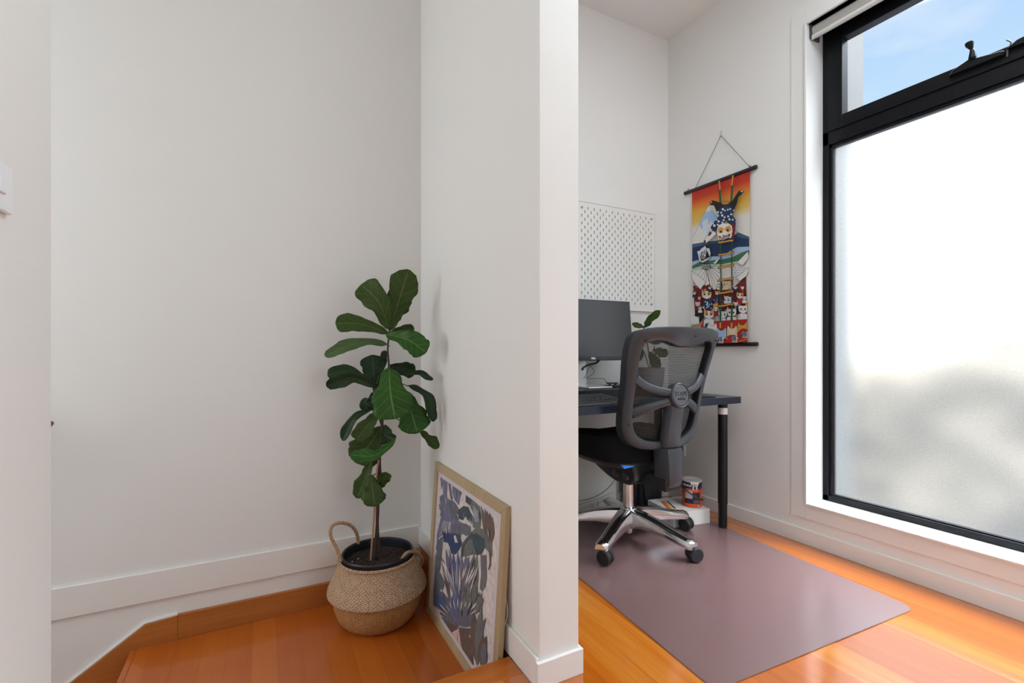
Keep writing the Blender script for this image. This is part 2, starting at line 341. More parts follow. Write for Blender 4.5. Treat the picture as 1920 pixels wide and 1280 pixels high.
pn = MB(); px = XF+0.028
pn.add([(px, fy0+0.03, fz0+0.03), (px, fy1-0.03, fz0+0.03), (px, fy1-0.03, 1.975), (px, fy0+0.03, 1.975)], [(0, 3, 2, 1)])
pn.build('frosted_pane', glass_frost(), win)
pn = MB(); pn.add([(px, sy0+0.06, 2.095), (px, sy1-0.06, 2.095), (px, sy1-0.06, 2.478), (px, sy0+0.06, 2.478)], [(0, 3, 2, 1)])
pn.build('clear_pane', glass_clear(), win)
# roller blind in the head of the reveal
rb = thing('roller_blind', (2.42, 0.8, 2.49), 'rolled-up grey roller blind tucked in the head of the window reveal', 'roller blind')
BLND = mat('blind_fabric', (0.36, 0.345, 0.32), 0.8); BLNW = mat('blind_rail', (0.66, 0.65, 0.62), 0.4)
m = MB(); m.cyl((2.412, fy0+0.02, 2.524), (2.412, fy1-0.013, 2.524), 0.030, n=24); m.build('fabric_roll', BLND, rb, smooth=True)
m = MB(); m.tube([(2.392, fy0+0.008, 2.492), (2.392, fy1-0.008, 2.492)], 0.011, 12); m.build('bottom_rail', BLNW, rb, smooth=True)
m = MB(); m.box(2.383, 2.387, fy0+0.01, fy1-0.014, 2.495, 2.53); m.build('fabric_drop', BLND, rb)
for yb0 in (fy1-0.012, fy0+0.001): m = MB(); m.box(2.380, 2.45, yb0, yb0+0.006, 2.485, 2.552); m.build('end_bracket', mat('bracket_dark', (0.05, 0.045, 0.045), 0.5), rb)

# ---------------- outside
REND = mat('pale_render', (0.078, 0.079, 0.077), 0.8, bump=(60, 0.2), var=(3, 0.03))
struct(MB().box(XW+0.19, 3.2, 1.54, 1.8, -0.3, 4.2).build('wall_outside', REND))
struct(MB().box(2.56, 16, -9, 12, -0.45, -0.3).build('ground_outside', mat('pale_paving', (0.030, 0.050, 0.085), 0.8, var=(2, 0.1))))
hb = MB(); random.seed(3)
nx, nz = 60, 10
G = []
for j in range(nz+1):
    for i in range(nx+1):
        y = -3.2+6.8*i/nx; z = -0.3+(1.42+0.09*(1.0-y))*j/nz
        G.append((4.3+random.uniform(-.12, .12)+0.25*(j/nz)**3, y+random.uniform(-.04, .04), z+random.uniform(-.05, .05)*(j > 0)+(0.15*math.sin(y*0.9+2.2) if j == nz else 0)))
hb.add(G, [(j*(nx+1)+i, j*(nx+1)+i+1, (j+1)*(nx+1)+i+1, (j+1)*(nx+1)+i) for j in range(nz) for i in range(nx)])
B2 = [(x+0.9, y, z) for x, y, z in G]; hb.add(B2, [(j*(nx+1)+i, j*(nx+1)+i+1, (j+1)*(nx+1)+i+1, (j+1)*(nx+1)+i) for j in range(nz) for i in range(nx)])
o0 = nz*(nx+1); q = (nz+1)*(nx+1); hb.add([], [])
for i in range(nx): hb.f.append((o0+i, o0+i+1, q+o0+i+1, q+o0+i)); hb.m.append(0)
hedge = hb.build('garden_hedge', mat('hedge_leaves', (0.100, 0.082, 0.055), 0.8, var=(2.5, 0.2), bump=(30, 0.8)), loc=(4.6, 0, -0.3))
tag(hedge, 'blurred green garden hedge behind the frosted lower window pane', 'hedge')

# ================================================================ light switch and handrail end
sw = thing('light_switch', (XL, 1.03, 1.215), 'white light switch plate on the left wall at the photo edge', 'light switch')
PLW = mat('switch_plastic', (0.80, 0.83, 0.86), 0.3)
MB().box(XL, XL+0.009, 0.945, 1.061, 1.170, 1.246).build('plate', PLW, sw, bevel=0.003)
MB().box(XL+0.009, XL+0.013, 1.008, 1.030, 1.196, 1.220).build('rocker', PLW, sw, bevel=0.002)
hp = atX(98, 793, -0.655)
hr = thing('handrail', (-0.9, 2.22, 0.2), 'dark timber stair handrail, its rounded end just showing past the left wall', 'handrail')
HRM = mat('handrail_timber', (0.13, 0.055, 0.03), 0.35)
xe, ye, ze = -0.648, 2.215, 0.0
re = ray(100.3, 793); tt = ye/re.y; xe = re.x*tt; ze = CAMH+re.z*tt
m = MB(); m.tube([(xe, ye, ze), (xe-0.012, ye, ze), (xe-0.05, ye, ze-0.012), (-2.3, ye, ze-1.23)], [0.004, 0.017, 0.021, 0.021], 14); m.build('rail', HRM, hr, smooth=True)
for xx in (-1.0, -1.9):
    zz = ze-(xe-xx)*0.745; m = MB(); m.tube([(xx, ye, zz-0.02), (xx, ye+0.02, zz-0.05), (xx, YB, zz-0.05)], 0.006, 8); m.build('bracket', mat('bracket_steel', (0.4, 0.4, 0.4), 0.3, 1.0), hr)

# ================================================================ basket and fiddle-leaf fig
BC = Vector((0.436, 2.062, ZL))
def weave(name, c0, c1, fu=84, fv=150):
    m = bpy.data.materials.new(name); m.use_nodes = True; t = m.node_tree; N = t.nodes; L = t.links; b = N['Principled BSDF']; b.inputs['Roughness'].default_value = 0.75
    tcn = N.new('ShaderNodeTexCoord'); sp = N.new('ShaderNodeSeparateXYZ'); L.new(tcn.outputs['Object'], sp.inputs[0])
    def M(op, a, bb=None):
        n = N.new('ShaderNodeMath'); n.operation = op
        for i, x in enumerate((a, bb)):
            if x is None: continue
            if isinstance(x, (int, float)): n.inputs[i].default_value = x
            else: L.new(x, n.inputs[i])
        return n.outputs[0]
    th = M('MULTIPLY', M('ARCTAN2', sp.outputs['Y'], sp.outputs['X']), fu/2.0)
    ro = M('MULTIPLY', sp.outputs['Z'], fv*PI)
    s1 = M('SINE', M('ADD', th, M('MULTIPLY', M('SINE', ro), 0.9))); s2 = M('SINE', M('ADD', ro, M('MULTIPLY', M('SINE', th), 1.4)))
    h = M('MULTIPLY', M('ABSOLUTE', s1), M('ABSOLUTE', s2))
    nz_ = N.new('ShaderNodeTexNoise'); nz_.inputs['Scale'].default_value = 60; L.new(tcn.outputs['Object'], nz_.inputs['Vector'])
    f = M('ADD', M('MULTIPLY', h, 0.75), M('MULTIPLY', nz_.outputs['Fac'], 0.5))
    r = N.new('ShaderNodeValToRGB'); L.new(f, r.inputs[0]); r.color_ramp.elements[0].position = 0.15; r.color_ramp.elements[0].color = (*c0, 1); r.color_ramp.elements[1].position = 0.75; r.color_ramp.elements[1].color = (*c1, 1)
    L.new(r.outputs[0], b.inputs['Base Color'])
    bp = N.new('ShaderNodeBump'); bp.inputs['Strength'].default_value = 0.9; bp.inputs['Distance'].default_value = 0.004; L.new(h, bp.inputs['Height']); L.new(bp.outputs[0], b.inputs['Normal'])
    return m
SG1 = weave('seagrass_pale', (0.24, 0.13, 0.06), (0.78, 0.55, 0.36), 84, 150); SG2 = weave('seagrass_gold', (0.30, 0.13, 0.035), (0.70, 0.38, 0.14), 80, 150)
SGR = mat('seagrass_rope', (0.42, 0.26, 0.15), 0.8, var=(90, 0.5), bump=(150, 0.8))
bk = thing('basket', BC, 'woven seagrass belly basket with rope handles on the landing, holding the tall plant', 'basket')
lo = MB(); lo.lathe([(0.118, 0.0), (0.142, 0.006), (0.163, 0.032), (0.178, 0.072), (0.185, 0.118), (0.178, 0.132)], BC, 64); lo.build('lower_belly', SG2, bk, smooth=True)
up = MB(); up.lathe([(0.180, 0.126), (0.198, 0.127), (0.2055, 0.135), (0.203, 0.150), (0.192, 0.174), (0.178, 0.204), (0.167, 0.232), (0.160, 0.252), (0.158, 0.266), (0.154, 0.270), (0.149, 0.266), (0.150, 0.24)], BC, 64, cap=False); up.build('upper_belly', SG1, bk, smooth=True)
def rope(path, r=0.0045, strands=3, turns=60):
    P = crom(path, 10); m = MB(); n = len(P)
    for s in range(strands):
        pts = []
        for i, p in enumerate(P):
            d = (P[min(i+1, n-1)]-P[max(i-1, 0)]).normalized(); a = Vector((0.3, 1, 0.1)); x = d.cross(a).normalized(); y = d.cross(x)
            ph = 2*PI*(i/n*turns/10+s/strands); pts.append(p+(x*math.cos(ph)+y*math.sin(ph))*r*0.8)
        m.tube(pts, r*0.85, 7)
    return m
def bz(u, v, t): return atD(u, v, t)
ed = MB(); ed.tube([BC+Vector((0.160*math.cos(2*PI*k/90), 0.160*math.sin(2*PI*k/90), 0.262+0.003*(k % 2))) for k in range(90)], 0.0042, 6, loop=True); ed.build('rim_braid', SGR, bk, smooth=True)
rope([bz(639, 1052, 1.93), bz(632, 1030, 1.93), bz(620, 1004, 1.93), bz(623, 986, 1.94), bz(638, 980, 1.96), bz(656, 984, 1.99), bz(668, 998, 2.03), bz(672, 1018, 2.06)], 0.0046, 3, 70).build('handle', SGR, bk, smooth=True)
rope([bz(752, 1062, 1.97), bz(754, 1048, 1.965), bz(762, 1037, 1.98), bz(774, 1034, 2.01), bz(783, 1038, 2.05), bz(792, 1047, 2.09), bz(789, 1060, 2.10)], 0.0046, 3, 60).build('handle', SGR, bk, smooth=True)
# plant
POT = mat('nursery_pot', (0.012, 0.014, 0.02), 0.35)
fig = thing('fiddle_leaf_fig', BC+Vector((0, 0, 0.06)), 'tall fiddle-leaf fig with big glossy green leaves in a black nursery pot inside the basket', 'plant')
m = MB(); m.lathe([(0.118, 0.02), (0.140, 0.24), (0.147, 0.27), (0.150, 0.283), (0.146, 0.288), (0.140, 0.283), (0.136, 0.262), (0.134, 0.20)], BC, 56, cap=False); m.build('pot', POT, fig, smooth=True)
random.seed(5); so = MB()
rings = []
for i in range(14):
    rr = 0.1365*(i/13.0)+0.0005; rings.append([BC+Vector((rr*math.cos(2*PI*k/40), rr*math.sin(2*PI*k/40), 0.248+random.uniform(-.003, .004)+0.006*(1-i/13))) for k in range(40)])
so.loft(rings, cap=False)
for k in range(70):
    a = random.uniform(0, 2*PI); rr = 0.125*math.sqrt(random.random()); so.ell(BC+Vector((rr*math.cos(a), rr*math.sin(a), 0.254)), .004, .003, .003, 6, 4, mi=1 if k % 14 == 0 else 0)
so.build('soil', [mat('potting_soil', (0.030, 0.017, 0.012), 0.9, var=(60, 0.5), bump=(200, 1.0)), mat('perlite', (0.55, 0.53, 0.5), 0.8)], fig)
BARK = mat('fig_bark', (0.062, 0.034, 0.024), 0.75, var=(60, 0.4), bump=(120, 0.8)); CANE = mat('bamboo_stake', (0.42, 0.22, 0.12), 0.55, var=(20, 0.2))
T0 = 2.03
def P(u, v, d=0.0): return atD(u, v, T0+d)
soilz = BC.z+0.25
m = MB(); m.tube(crom([P(712, 1046), P(708, 1000), P(708, 950), P(713, 900), P(712, 860), P(716, 810), P(718, 770), P(722, 730), P(729, 690), P(727, 655), P(730, 625), P(732, 612)], 5), [0.0075-0.0045*i/55 for i in range(56)], 9)
m.tube(crom([P(702, 1044, -.005), P(707, 985, -.01), P(709, 945, -.002), P(707, 905, .004), P(711, 865, .006), P(715, 815, .01)], 5), [0.0068-0.002*i/25 for i in range(26)], 9)
m.tube(crom([P(716, 800, .005), P(708, 770, .0), P(702, 745, -.01), P(700, 722, -.02)], 4), 0.004, 7)
m.build('trunk', BARK, fig, smooth=True)
m = MB(); m.tube([P(695, 1050, -.03), P(699, 1000, -.028), P(703, 940, -.02), P(707, 880, -.012), P(710, 862, -.01)], 0.0042, 8); m.build('stake', CANE, fig, smooth=True)
m = MB(); m.tube(crom([P(713, 938, -.012), P(719, 936, -.012), P(718, 932, -.008), P(711, 935, .012), P(704, 940, -.025), P(708, 944, -.02)], 4), 0.0018, 6); m.build('tie', mat('plant_tie_green', (0.01, 0.09, 0.06), 0.5), fig)

def leafmat(name, base, vein, tr):
    m = bpy.data.materials.new(name); m.use_nodes = True; t = m.node_tree; N = t.nodes; L = t.links; b = N['Principled BSDF']
    uv = N.new('ShaderNodeUVMap'); sp = N.new('ShaderNodeSeparateXYZ'); L.new(uv.outputs[0], sp.inputs[0])
    def M(op, a, bb=None):
        n = N.new('ShaderNodeMath'); n.operation = op
        for i, x in enumerate((a, bb)):
            if x is None: continue
            if isinstance(x, (int, float)): n.inputs[i].default_value = x
            else: L.new(x, n.inputs[i])
        return n.outputs[0]
    av = M('ABSOLUTE', M('SUBTRACT', sp.outputs[1], 0.5)); mid = M('LESS_THAN', av, 0.018)
    ph = M('FRACT', M('MULTIPLY', M('SUBTRACT', sp.outputs[0], M('MULTIPLY', M('POWER', av, 0.85), 0.42)), 6.5)); lat = M('LESS_THAN', M('ABSOLUTE', M('SUBTRACT', ph, 0.5)), 0.035)
    v = M('MAXIMUM', mid, M('MULTIPLY', lat, 0.6))
    n = N.new('ShaderNodeTexNoise'); n.inputs['Scale'].default_value = 25; tcn = N.new('ShaderNodeTexCoord'); L.new(tcn.outputs['Object'], n.inputs['Vector'])
    r = N.new('ShaderNodeMixRGB'); L.new(n.outputs['Fac'], r.inputs[0]); r.inputs[1].default_value = (*[x*0.7 for x in base], 1); r.inputs[2].default_value = (*[x*1.3 for x in base], 1)
    q = N.new('ShaderNodeMixRGB'); L.new(v, q.inputs[0]); L.new(r.outputs[0], q.inputs[1]); q.inputs[2].default_value = (*vein, 1)
    L.new(q.outputs[0], b.inputs['Base Color']); b.inputs['Roughness'].default_value = 0.42; b.inputs['Specular IOR Level'].default_value = 0.22
    bp = N.new('ShaderNodeBump'); bp.inputs['Strength'].default_value = 0.35; bp.inputs['Distance'].default_value = 0.003; L.new(v, bp.inputs['Height']); bp.invert = True; L.new(bp.outputs[0], b.inputs['Normal'])
    tl = N.new('ShaderNodeBsdfTranslucent'); tl.inputs[0].default_value = (*tr, 1); ms = N.new('ShaderNodeMixShader'); ms.inputs[0].default_value = 0.10
    L.new(b.outputs[0], ms.inputs[1]); L.new(tl.outputs[0], ms.inputs[2]); L.new(ms.outputs[0], N['Material Output'].inputs[0])
    return m
LF = [leafmat('fig_leaf_mid', (0.040, 0.075, 0.014), (0.12, 0.17, 0.05), (0.10, 0.2, 0.02)),
      leafmat('fig_leaf_bright', (0.028, 0.092, 0.013), (0.13, 0.24, 0.07), (0.08, 0.25, 0.02)),
      leafmat('fig_leaf_dark', (0.020, 0.045, 0.018), (0.06, 0.10, 0.045), (0.04, 0.1, 0.02)),
      leafmat('fig_leaf_pale', (0.060, 0.105, 0.034), (0.14, 0.20, 0.08), (0.12, 0.2, 0.05))]
WP = [(0, 0.10), (0.08, 0.30), (0.18, 0.46), (0.32, 0.58), (0.45, 0.74), (0.6, 0.93), (0.72, 1.0), (0.84, 0.93), (0.92, 0.74), (0.97, 0.48), (1.0, 0.10)]
def wprof(t, fid=1.0):
    for i in range(len(WP)-1):
        if WP[i][0] <= t <= WP[i+1][0]:
            k = (t-WP[i][0])/(WP[i+1][0]-WP[i][0]); w = WP[i][1]+(WP[i+1][1]-WP[i][1])*k; return w if fid >= 1 else w*fid+(1-fid)*math.sin(PI*min(max(t, .03), .97))**0.6
    return 0.1
def leaf(a, b, w, mi, parent=fig, arch=0.0, roll=0.0, fold=0.15, ruf=0.008, name='leaf', fid=1.0, ctrl=None, stem=None, mats=LF, seed=0):
    """a, b: world base and tip; w full width (m); roll about the axis; arch sags the middle"""
    rnd = random.Random(seed*17+3); ax = (b-a); Ln = ax.length; axn = ax.normalized(); view = ((a+b)/2-CAM).normalized()
    wv = axn.cross(view).normalized(); nn = wv.cross(axn).normalized()
    if nn.dot(view) > 0: nn = -nn
    wv = (Matrix.Rotation(roll, 4, axn) @ wv); nn = (Matrix.Rotation(roll, 4, axn) @ nn)
    if ctrl is not None: path = crom([a, ctrl, b], 9)
    else: path = [a+ax*(i/18) for i in range(19)]
    n = len(path); K = 10; m = MB(); vs = []
    p1, p2, p3 = rnd.uniform(0, 6), rnd.uniform(0, 6), rnd.uniform(14, 20)
    for i, p in enumerate(path):
        t = i/(n-1); d = (path[min(i+1, n-1)]-path[max(i-1, 0)]).normalized(); ww = (wv-d*wv.dot(d)).normalized(); nl = ww.cross(d).normalized()
        if nl.dot(nn) < 0: nl = -nl
        hw = wprof(t, fid)*w/2; sag = arch*math.sin(PI*t)
        for j in range(K+1):
            s = -1+2*j/K; edge = abs(s)**2
            e_ = 1+0.075*math.sin(t*p3+p1+(2 if s < 0 else 0))*edge+0.03*math.sin(t*p3*2.3+p2)*edge
            q_ = p + Vector((0, 0, sag)) + ww*hw*s*e_ + nl*(fold*hw*abs(s)**1.3 + ruf*edge*math.sin(t*15+p2+(2.5 if s < 0 else 0)))
            vs.append(q_)
    m.v = vs; m.f = [(i*(K+1)+j, i*(K+1)+j+1, (i+1)*(K+1)+j+1, (i+1)*(K+1)+j) for i in range(n-1) for j in range(K)]; m.m = [mi]*len(m.f)
    m.uv = {i*(K+1)+j: (i/(n-1), j/K) for i in range(n) for j in range(K+1)}
    o = m.build(name, mats, parent, smooth=True, solid=0.0007)
    if stem is not None:
        sm = MB(); sm.tube(crom([stem, (stem+a)/2+Vector((0, 0, -0.004)), a+axn*0.006], 4), 0.0022, 6); s_ = sm.build('petiole', mat('petiole_green', (0.07, 0.08, 0.03), 0.5), o, smooth=True)
    return o
def px2m(px_, t=T0): return px_/FPX*t
LV = [ # base(u,v,d) tip(u,v,d) width_px mat roll fold arch ctrl stem
 ((742, 604, .05), (768, 560, .08), 20, 2, 0.9, .2, 0, None, (732, 614, 0)),
 ((731, 618, 0), (766, 505, -.02), 54, 0, 0.15, .12, 0, None, (731, 622, 0)),
 ((729, 616, -.01), (677, 533, -.05), 50, 0, -.1, .22, 0, (711, 568, -.05), (730, 622, 0)),
 ((731, 622, .01), (777, 618, .06), 24, 0, 0.3, .3, 0.004, None, (730, 626, 0)),
 ((727, 624, -.01), (629, 606, -.08), 34, 0, .15, .1, 0, (675, 607, -.05), (730, 630, 0)),
 ((724, 627, -.01), (799, 661, -.07), 42, 1, -.2, .3, 0, (765, 637, -.06), (730, 633, 0)),
 ((728, 645, -.01), (609, 667, -.10), 24, 3, .55, .25, 0, (672, 643, -.07), (730, 648, 0)),
 ((711, 701, .02), (722, 657, .03), 16, 2, .5, .2, 0, None, (706, 720, 0)),
 ((703, 728, .01), (698, 665, .01), 46, 2, .1, .15, 0, None, (703, 742, 0)),
 ((704, 726, -.0), (614, 704, -.04), 26, 2, .3, .2, 0.0, (655, 696, -.02), (703, 742, 0)),
 ((712, 728, -.03), (612, 724, -.10), 24, 2, -.35, .3, 0, (662, 708, -.08), (705, 745, 0)),
 ((700, 735, -.01), (704, 760, -.02), 32, 2, .2, .2, 0, None, (703, 742, 0)),
 ((729, 686, .02), (779, 697, .06), 30, 2, .2, .2, 0.004, None, (729, 680, 0)),
 ((748, 702, .02), (812, 711, .0), 13, 2, .4, .3, 0, (785, 698, .02), (729, 690, 0)),
 ((730, 690, -.03), (741, 785, -.11), 74, 1, .05, -.12, 0, (732, 735, -.10), (729, 684, 0)),
 ((760, 735, .01), (783, 812, -.01), 58, 1, -.15, .12, 0, None, (722, 715, 0)),
 ((764, 722, .01), (812, 790, -.01), 22, 2, -.5, .25, 0, (800, 742, .0), (727, 705, 0)),
 ((786, 806, .02), (822, 840, .025), 22, 0, -.5, .3, 0.0, None, (720, 770, 0)),
 ((700, 766, 0), (642, 826, -.05), 18, 2, .3, .3, 0, (664, 784, -.04), (716, 776, 0)),
 ((706, 768, .01), (676, 752, .01), 24, 2, .1, .2, 0, None, (716, 776, 0)),
 ((706, 775, -.02), (668, 824, -.05), 34, 3, -.3, .2, 0, (690, 795, -.05), (716, 780, 0)),
 ((716, 800, .02), (668, 868, .0), 62, 0, .1, .1, 0, None, (716, 800, 0)),
 ((722, 796, 0), (731, 834, -.01), 30, 2, .3, .2, 0, None, (717, 795, 0)),
 ((742, 823, -.03), (657, 853, -.07), 24, 1, .5, .3, 0, (705, 853, -.07), (716, 812, 0)),
 ((697, 862, -.01), (670, 934, -.03), 30, 0, .3, .2, 0, None, (712, 858, 0)),
 ((695, 890, -.03), (703, 949, -.06), 42, 0, .0, -.15, 0, None, (709, 885, 0)),
 ((713, 916, .0), (725, 885, -.01), 24, 0, .1, .15, 0, None, (710, 922, 0)),
]
for i, (a, b, wpx, mi, roll, fold, arch, ct, stm) in enumerate(LV):
    leaf(P(*a), P(*b), px2m(wpx)*(1/max(math.cos(roll), .4))**0.5, mi, roll=roll, fold=fold, arch=arch, ctrl=P(*ct) if ct else None, stem=P(*stm), seed=i, ruf=0.005)

# ================================================================ framed print leaning on the partition
pc = thing('framed_print', (0.645, 1.67, ZL), 'large pale wood framed blue palm leaf watercolour leaning against the white partition', 'picture')
A = Vector((0.634, 2.018, ZL+0.001)); Bv = Vector((0.634, 1.322, ZL+0.001)); ex = Vector((0, -1, 0)); Wd = 0.696; Ht = 0.652
up_ = Vector((0.0405, 0, 0.6505)).normalized(); nr = Vector((-up_.z, 0, up_.x)).normalized()  # nr points to the camera side (-X)
def fp(s, t, d=0.0): return A+ex*s+up_*t+nr*d
FW = wood('frame_oak', (0.36, 0.27, 0.15), (0.44, 0.34, 0.20), (0.52, 0.42, 0.27), 0.5, 'Z', 0.55, gap=False, hor='Y', streak=0.9)
fr = MB(); fwid = 0.034; TH = -0.019
def bar(pts):
    vs = [fp(s, t, 0) for s, t in pts]+[fp(s, t, TH) for s, t in pts]; fr.add(vs, [(0, 1, 2, 3), (7, 6, 5, 4), (0, 4, 5, 1), (1, 5, 6, 2), (2, 6, 7, 3), (3, 7, 4, 0)])
bar([(0, 0), (Wd, 0), (Wd-fwid, fwid), (fwid, fwid)]); bar([(Wd, 0), (Wd, Ht), (Wd-fwid, Ht-fwid), (Wd-fwid, fwid)])
bar([(Wd, Ht), (0, Ht), (fwid, Ht-fwid), (Wd-fwid, Ht-fwid)]); bar([(0, Ht), (0, 0), (fwid, fwid), (fwid, Ht-fwid)])
fr.build('frame', FW, pc, bevel=0.0015)
bb_ = MB(); q = [(fwid-.004, fwid-.004), (Wd-fwid+.004, fwid-.004), (Wd-fwid+.004, Ht-fwid+.004), (fwid-.004, Ht-fwid+.004)]
bb_.add([fp(s, t, -0.008) for s, t in q]+[fp(s, t, -0.012) for s, t in q], [(0, 1, 2, 3), (7, 6, 5, 4), (0, 4, 5, 1), (1, 5, 6, 2), (2, 6, 7, 3), (3, 7, 4, 0)])
bb_.build('mount', mat('mount_board', (0.66, 0.60, 0.66), 0.6), pc)
# watercolour: flat painted shapes laid on paper
WC = [mat('wc_%s' % n, c, 0.6, var=(45, 0.45)) for n, c in (('paper', (0.66, 0.60, 0.58)), ('slate', (0.14, 0.15, 0.19)), ('blue', (0.09, 0.13, 0.28)), ('teal', (0.055, 0.085, 0.105)), ('violet', (0.17, 0.17, 0.27)), ('green', (0.16, 0.17, 0.16)), ('brown', (0.15, 0.105, 0.09)), ('navy', (0.04, 0.065, 0.16)), ('mist', (0.30, 0.31, 0.36)), ('pink', (0.66, 0.50, 0.46)))]
wi = {n: i for i, n in enumerate(['paper', 'slate', 'blue', 'teal', 'violet', 'green', 'brown', 'navy', 'mist', 'pink'])}
pa = MB(); lay = [0]; b0, b1 = 0.062, 0.055
def pp(s, t): return fp(s, t, -0.0075+lay[0]*0.00003)
def clipbox(s, t): return (min(max(s, b0), Wd-b0), min(max(t, b1), Ht-b1))
def ppoly(pts, c):
    lay[0] += 1; pts = [clipbox(*p) for p in pts]; pa.add([pp(*p) for p in pts], [tuple(range(len(pts)))], wi[c])
def blade(s0, t0, s1, t1, w, c, bend=0.0, tip=0.15, peak=0.55):
    lay[0] += 1; dx, dy = s1-s0, t1-t0; L_ = math.hypot(dx, dy) or 1e-6; nxn, nyn = -dy/L_, dx/L_; K = 8; Lf, Rt = [], []
    for i in range(K+1):
        k = i/K; cxp = s0+dx*k+nxn*bend*math.sin(PI*k); cyp = t0+dy*k+nyn*bend*math.sin(PI*k)
        hw = w/2*max(tip*(k > 0.5)*0.3, math.sin(PI*min(k/(2*peak), 1) if k < peak else PI*(0.5+0.5*(k-peak)/(1-peak)))) if 0 < k < 1 else w*0.04
        Lf.append(clipbox(cxp+nxn*hw, cyp+nyn*hw)); Rt.append(clipbox(cxp-nxn*hw, cyp-nyn*hw))
    n0 = K+1; pa.add([pp(*p) for p in Lf+Rt], [(i, i+1, n0+i+1, n0+i) for i in range(K)], wi[c])
def quv(u, v): # picture-plane coordinates of a spot on the print
    p = atPl(u, v, A, nr)-A; return p.dot(ex), p.dot(up_)
def A5(x, y): return quv(790+x/6.4, 860+y/6.4)
def A6(x, y): return quv(790+x/5.818, 1040+y/5.818)
ppoly([(b0, b1), (Wd-b0, b1), (Wd-b0, Ht-b1), (b0, Ht-b1)], 'paper')
def PL(F, pts, c): ppoly([F(*p) for p in pts], c)
def BL(F, x0, y0, x1, y1, w, c, bend=0, peak=0.55):
    a_, b_ = F(x0, y0), F(x1, y1); blade(*a_, *b_, w, c, bend, peak=peak)
random.seed(11)
# top hanging fronds
PL(A5, [(205, 205), (232, 220), (240, 300), (228, 375), (215, 320)], 'slate'); PL(A5, [(238, 225), (298, 262), (290, 420), (300, 560), (262, 470), (240, 420)], 'violet')
PL(A5, [(302, 270), (335, 292), (345, 420), (362, 470), (340, 520), (315, 400)], 'slate'); PL(A5, [(352, 305), (462, 385), (430, 560), (380, 500), (345, 400)], 'violet'); PL(A5, [(372, 330), (440, 380), (415, 470), (368, 420)], 'slate')
# star palm left
cpx = (280, 585)
for (x, y, w) in ((200, 460, .06), (190, 560, .04), (195, 600, .03), (205, 680, .05), (250, 700, .06), (330, 500, .04), (395, 550, .045), (440, 625, .06), (380, 700, .04), (430, 730, .05), (300, 500, .03), (320, 720, .06)): BL(A5, *cpx, x, y, w, random.choice(['slate', 'slate', 'violet']))
# broad blue wash under the star
PL(A5, [(215, 700), (300, 690), (420, 740), (470, 770), (470, 900), (350, 900), (250, 900), (190, 950), (165, 1100), (160, 900)], 'violet'); PL(A5, [(240, 740), (340, 760), (350, 880), (250, 870), (200, 930)], 'mist')
# dark arch
PL(A5, [(430, 610), (485, 565), (545, 580), (590, 640), (605, 700), (560, 790), (510, 690), (480, 740), (430, 720), (418, 660)], 'teal')
PL(A5, [(512, 430), (600, 490), (680, 570), (700, 700), (690, 830), (600, 830), (580, 690), (610, 690), (560, 560), (510, 520)], 'green'); PL(A5, [(512, 432), (590, 480), (580, 540), (560, 555), (512, 515)], 'teal')
PL(A5, [(600, 560), (670, 640), (660, 760), (620, 760), (600, 680)], 'mist')
PL(A5, [(345, 790), (470, 770), (570, 800), (580, 900), (520, 930), (470, 900), (440, 960), (420, 930), (370, 900), (330, 870)], 'slate')
PL(A5, [(245, 890), (370, 900), (385, 1000), (415, 1010), (460, 970), (470, 1040), (430, 1100), (390, 1150), (340, 1140), (320, 1060), (300, 1010), (250, 1000)], 'navy')
PL(A5, [(365, 880), (455, 920), (455, 980), (420, 1005), (400, 950), (375, 925)], 'teal'); PL(A5, [(368, 925), (392, 920), (415, 1000), (385, 1008)], 'paper'); PL(A5, [(497, 690), (575, 780), (565, 812), (530, 790)], 'paper'); PL(A5, [(438, 725), (470, 740), (468, 762), (440, 750)], 'paper'); PL(A5, [(520, 520), (590, 620), (612, 705), (570, 640)], 'paper'); PL(A5, [(718, 768), (748, 830), (700, 828)], 'paper')
PL(A5, [(470, 1010), (570, 890), (640, 820), (750, 850), (830, 900), (830, 1180), (770, 1100), (730, 1060), (640, 1160), (600, 1150), (480, 1180), (450, 1190)], 'green')
PL(A5, [(570, 900), (650, 900), (740, 960), (745, 1060), (700, 1150), (640, 1160), (610, 1060), (590, 980), (560, 960), (500, 1050), (490, 1150), (455, 1190), (455, 1090), (500, 1000)], 'teal'); PL(A5, [(545, 1040), (590, 970), (605, 1070), (590, 1150), (560, 1110)], 'slate')
for x0, y0, x1, y1 in ((690, 560, 800, 950), (740, 590, 830, 1050), (770, 630, 785, 860), (800, 650, 810, 850), (830, 700, 830, 1000), (700, 640, 790, 1000)): BL(A5, x0, y0, x1, y1, .035, 'brown' if x0 % 3 else 'slate')
for k in range(12): BL(A5, 250-k*3, 930+k*30, 150+random.randint(0, 20), 1060+k*34, .022, 'slate')
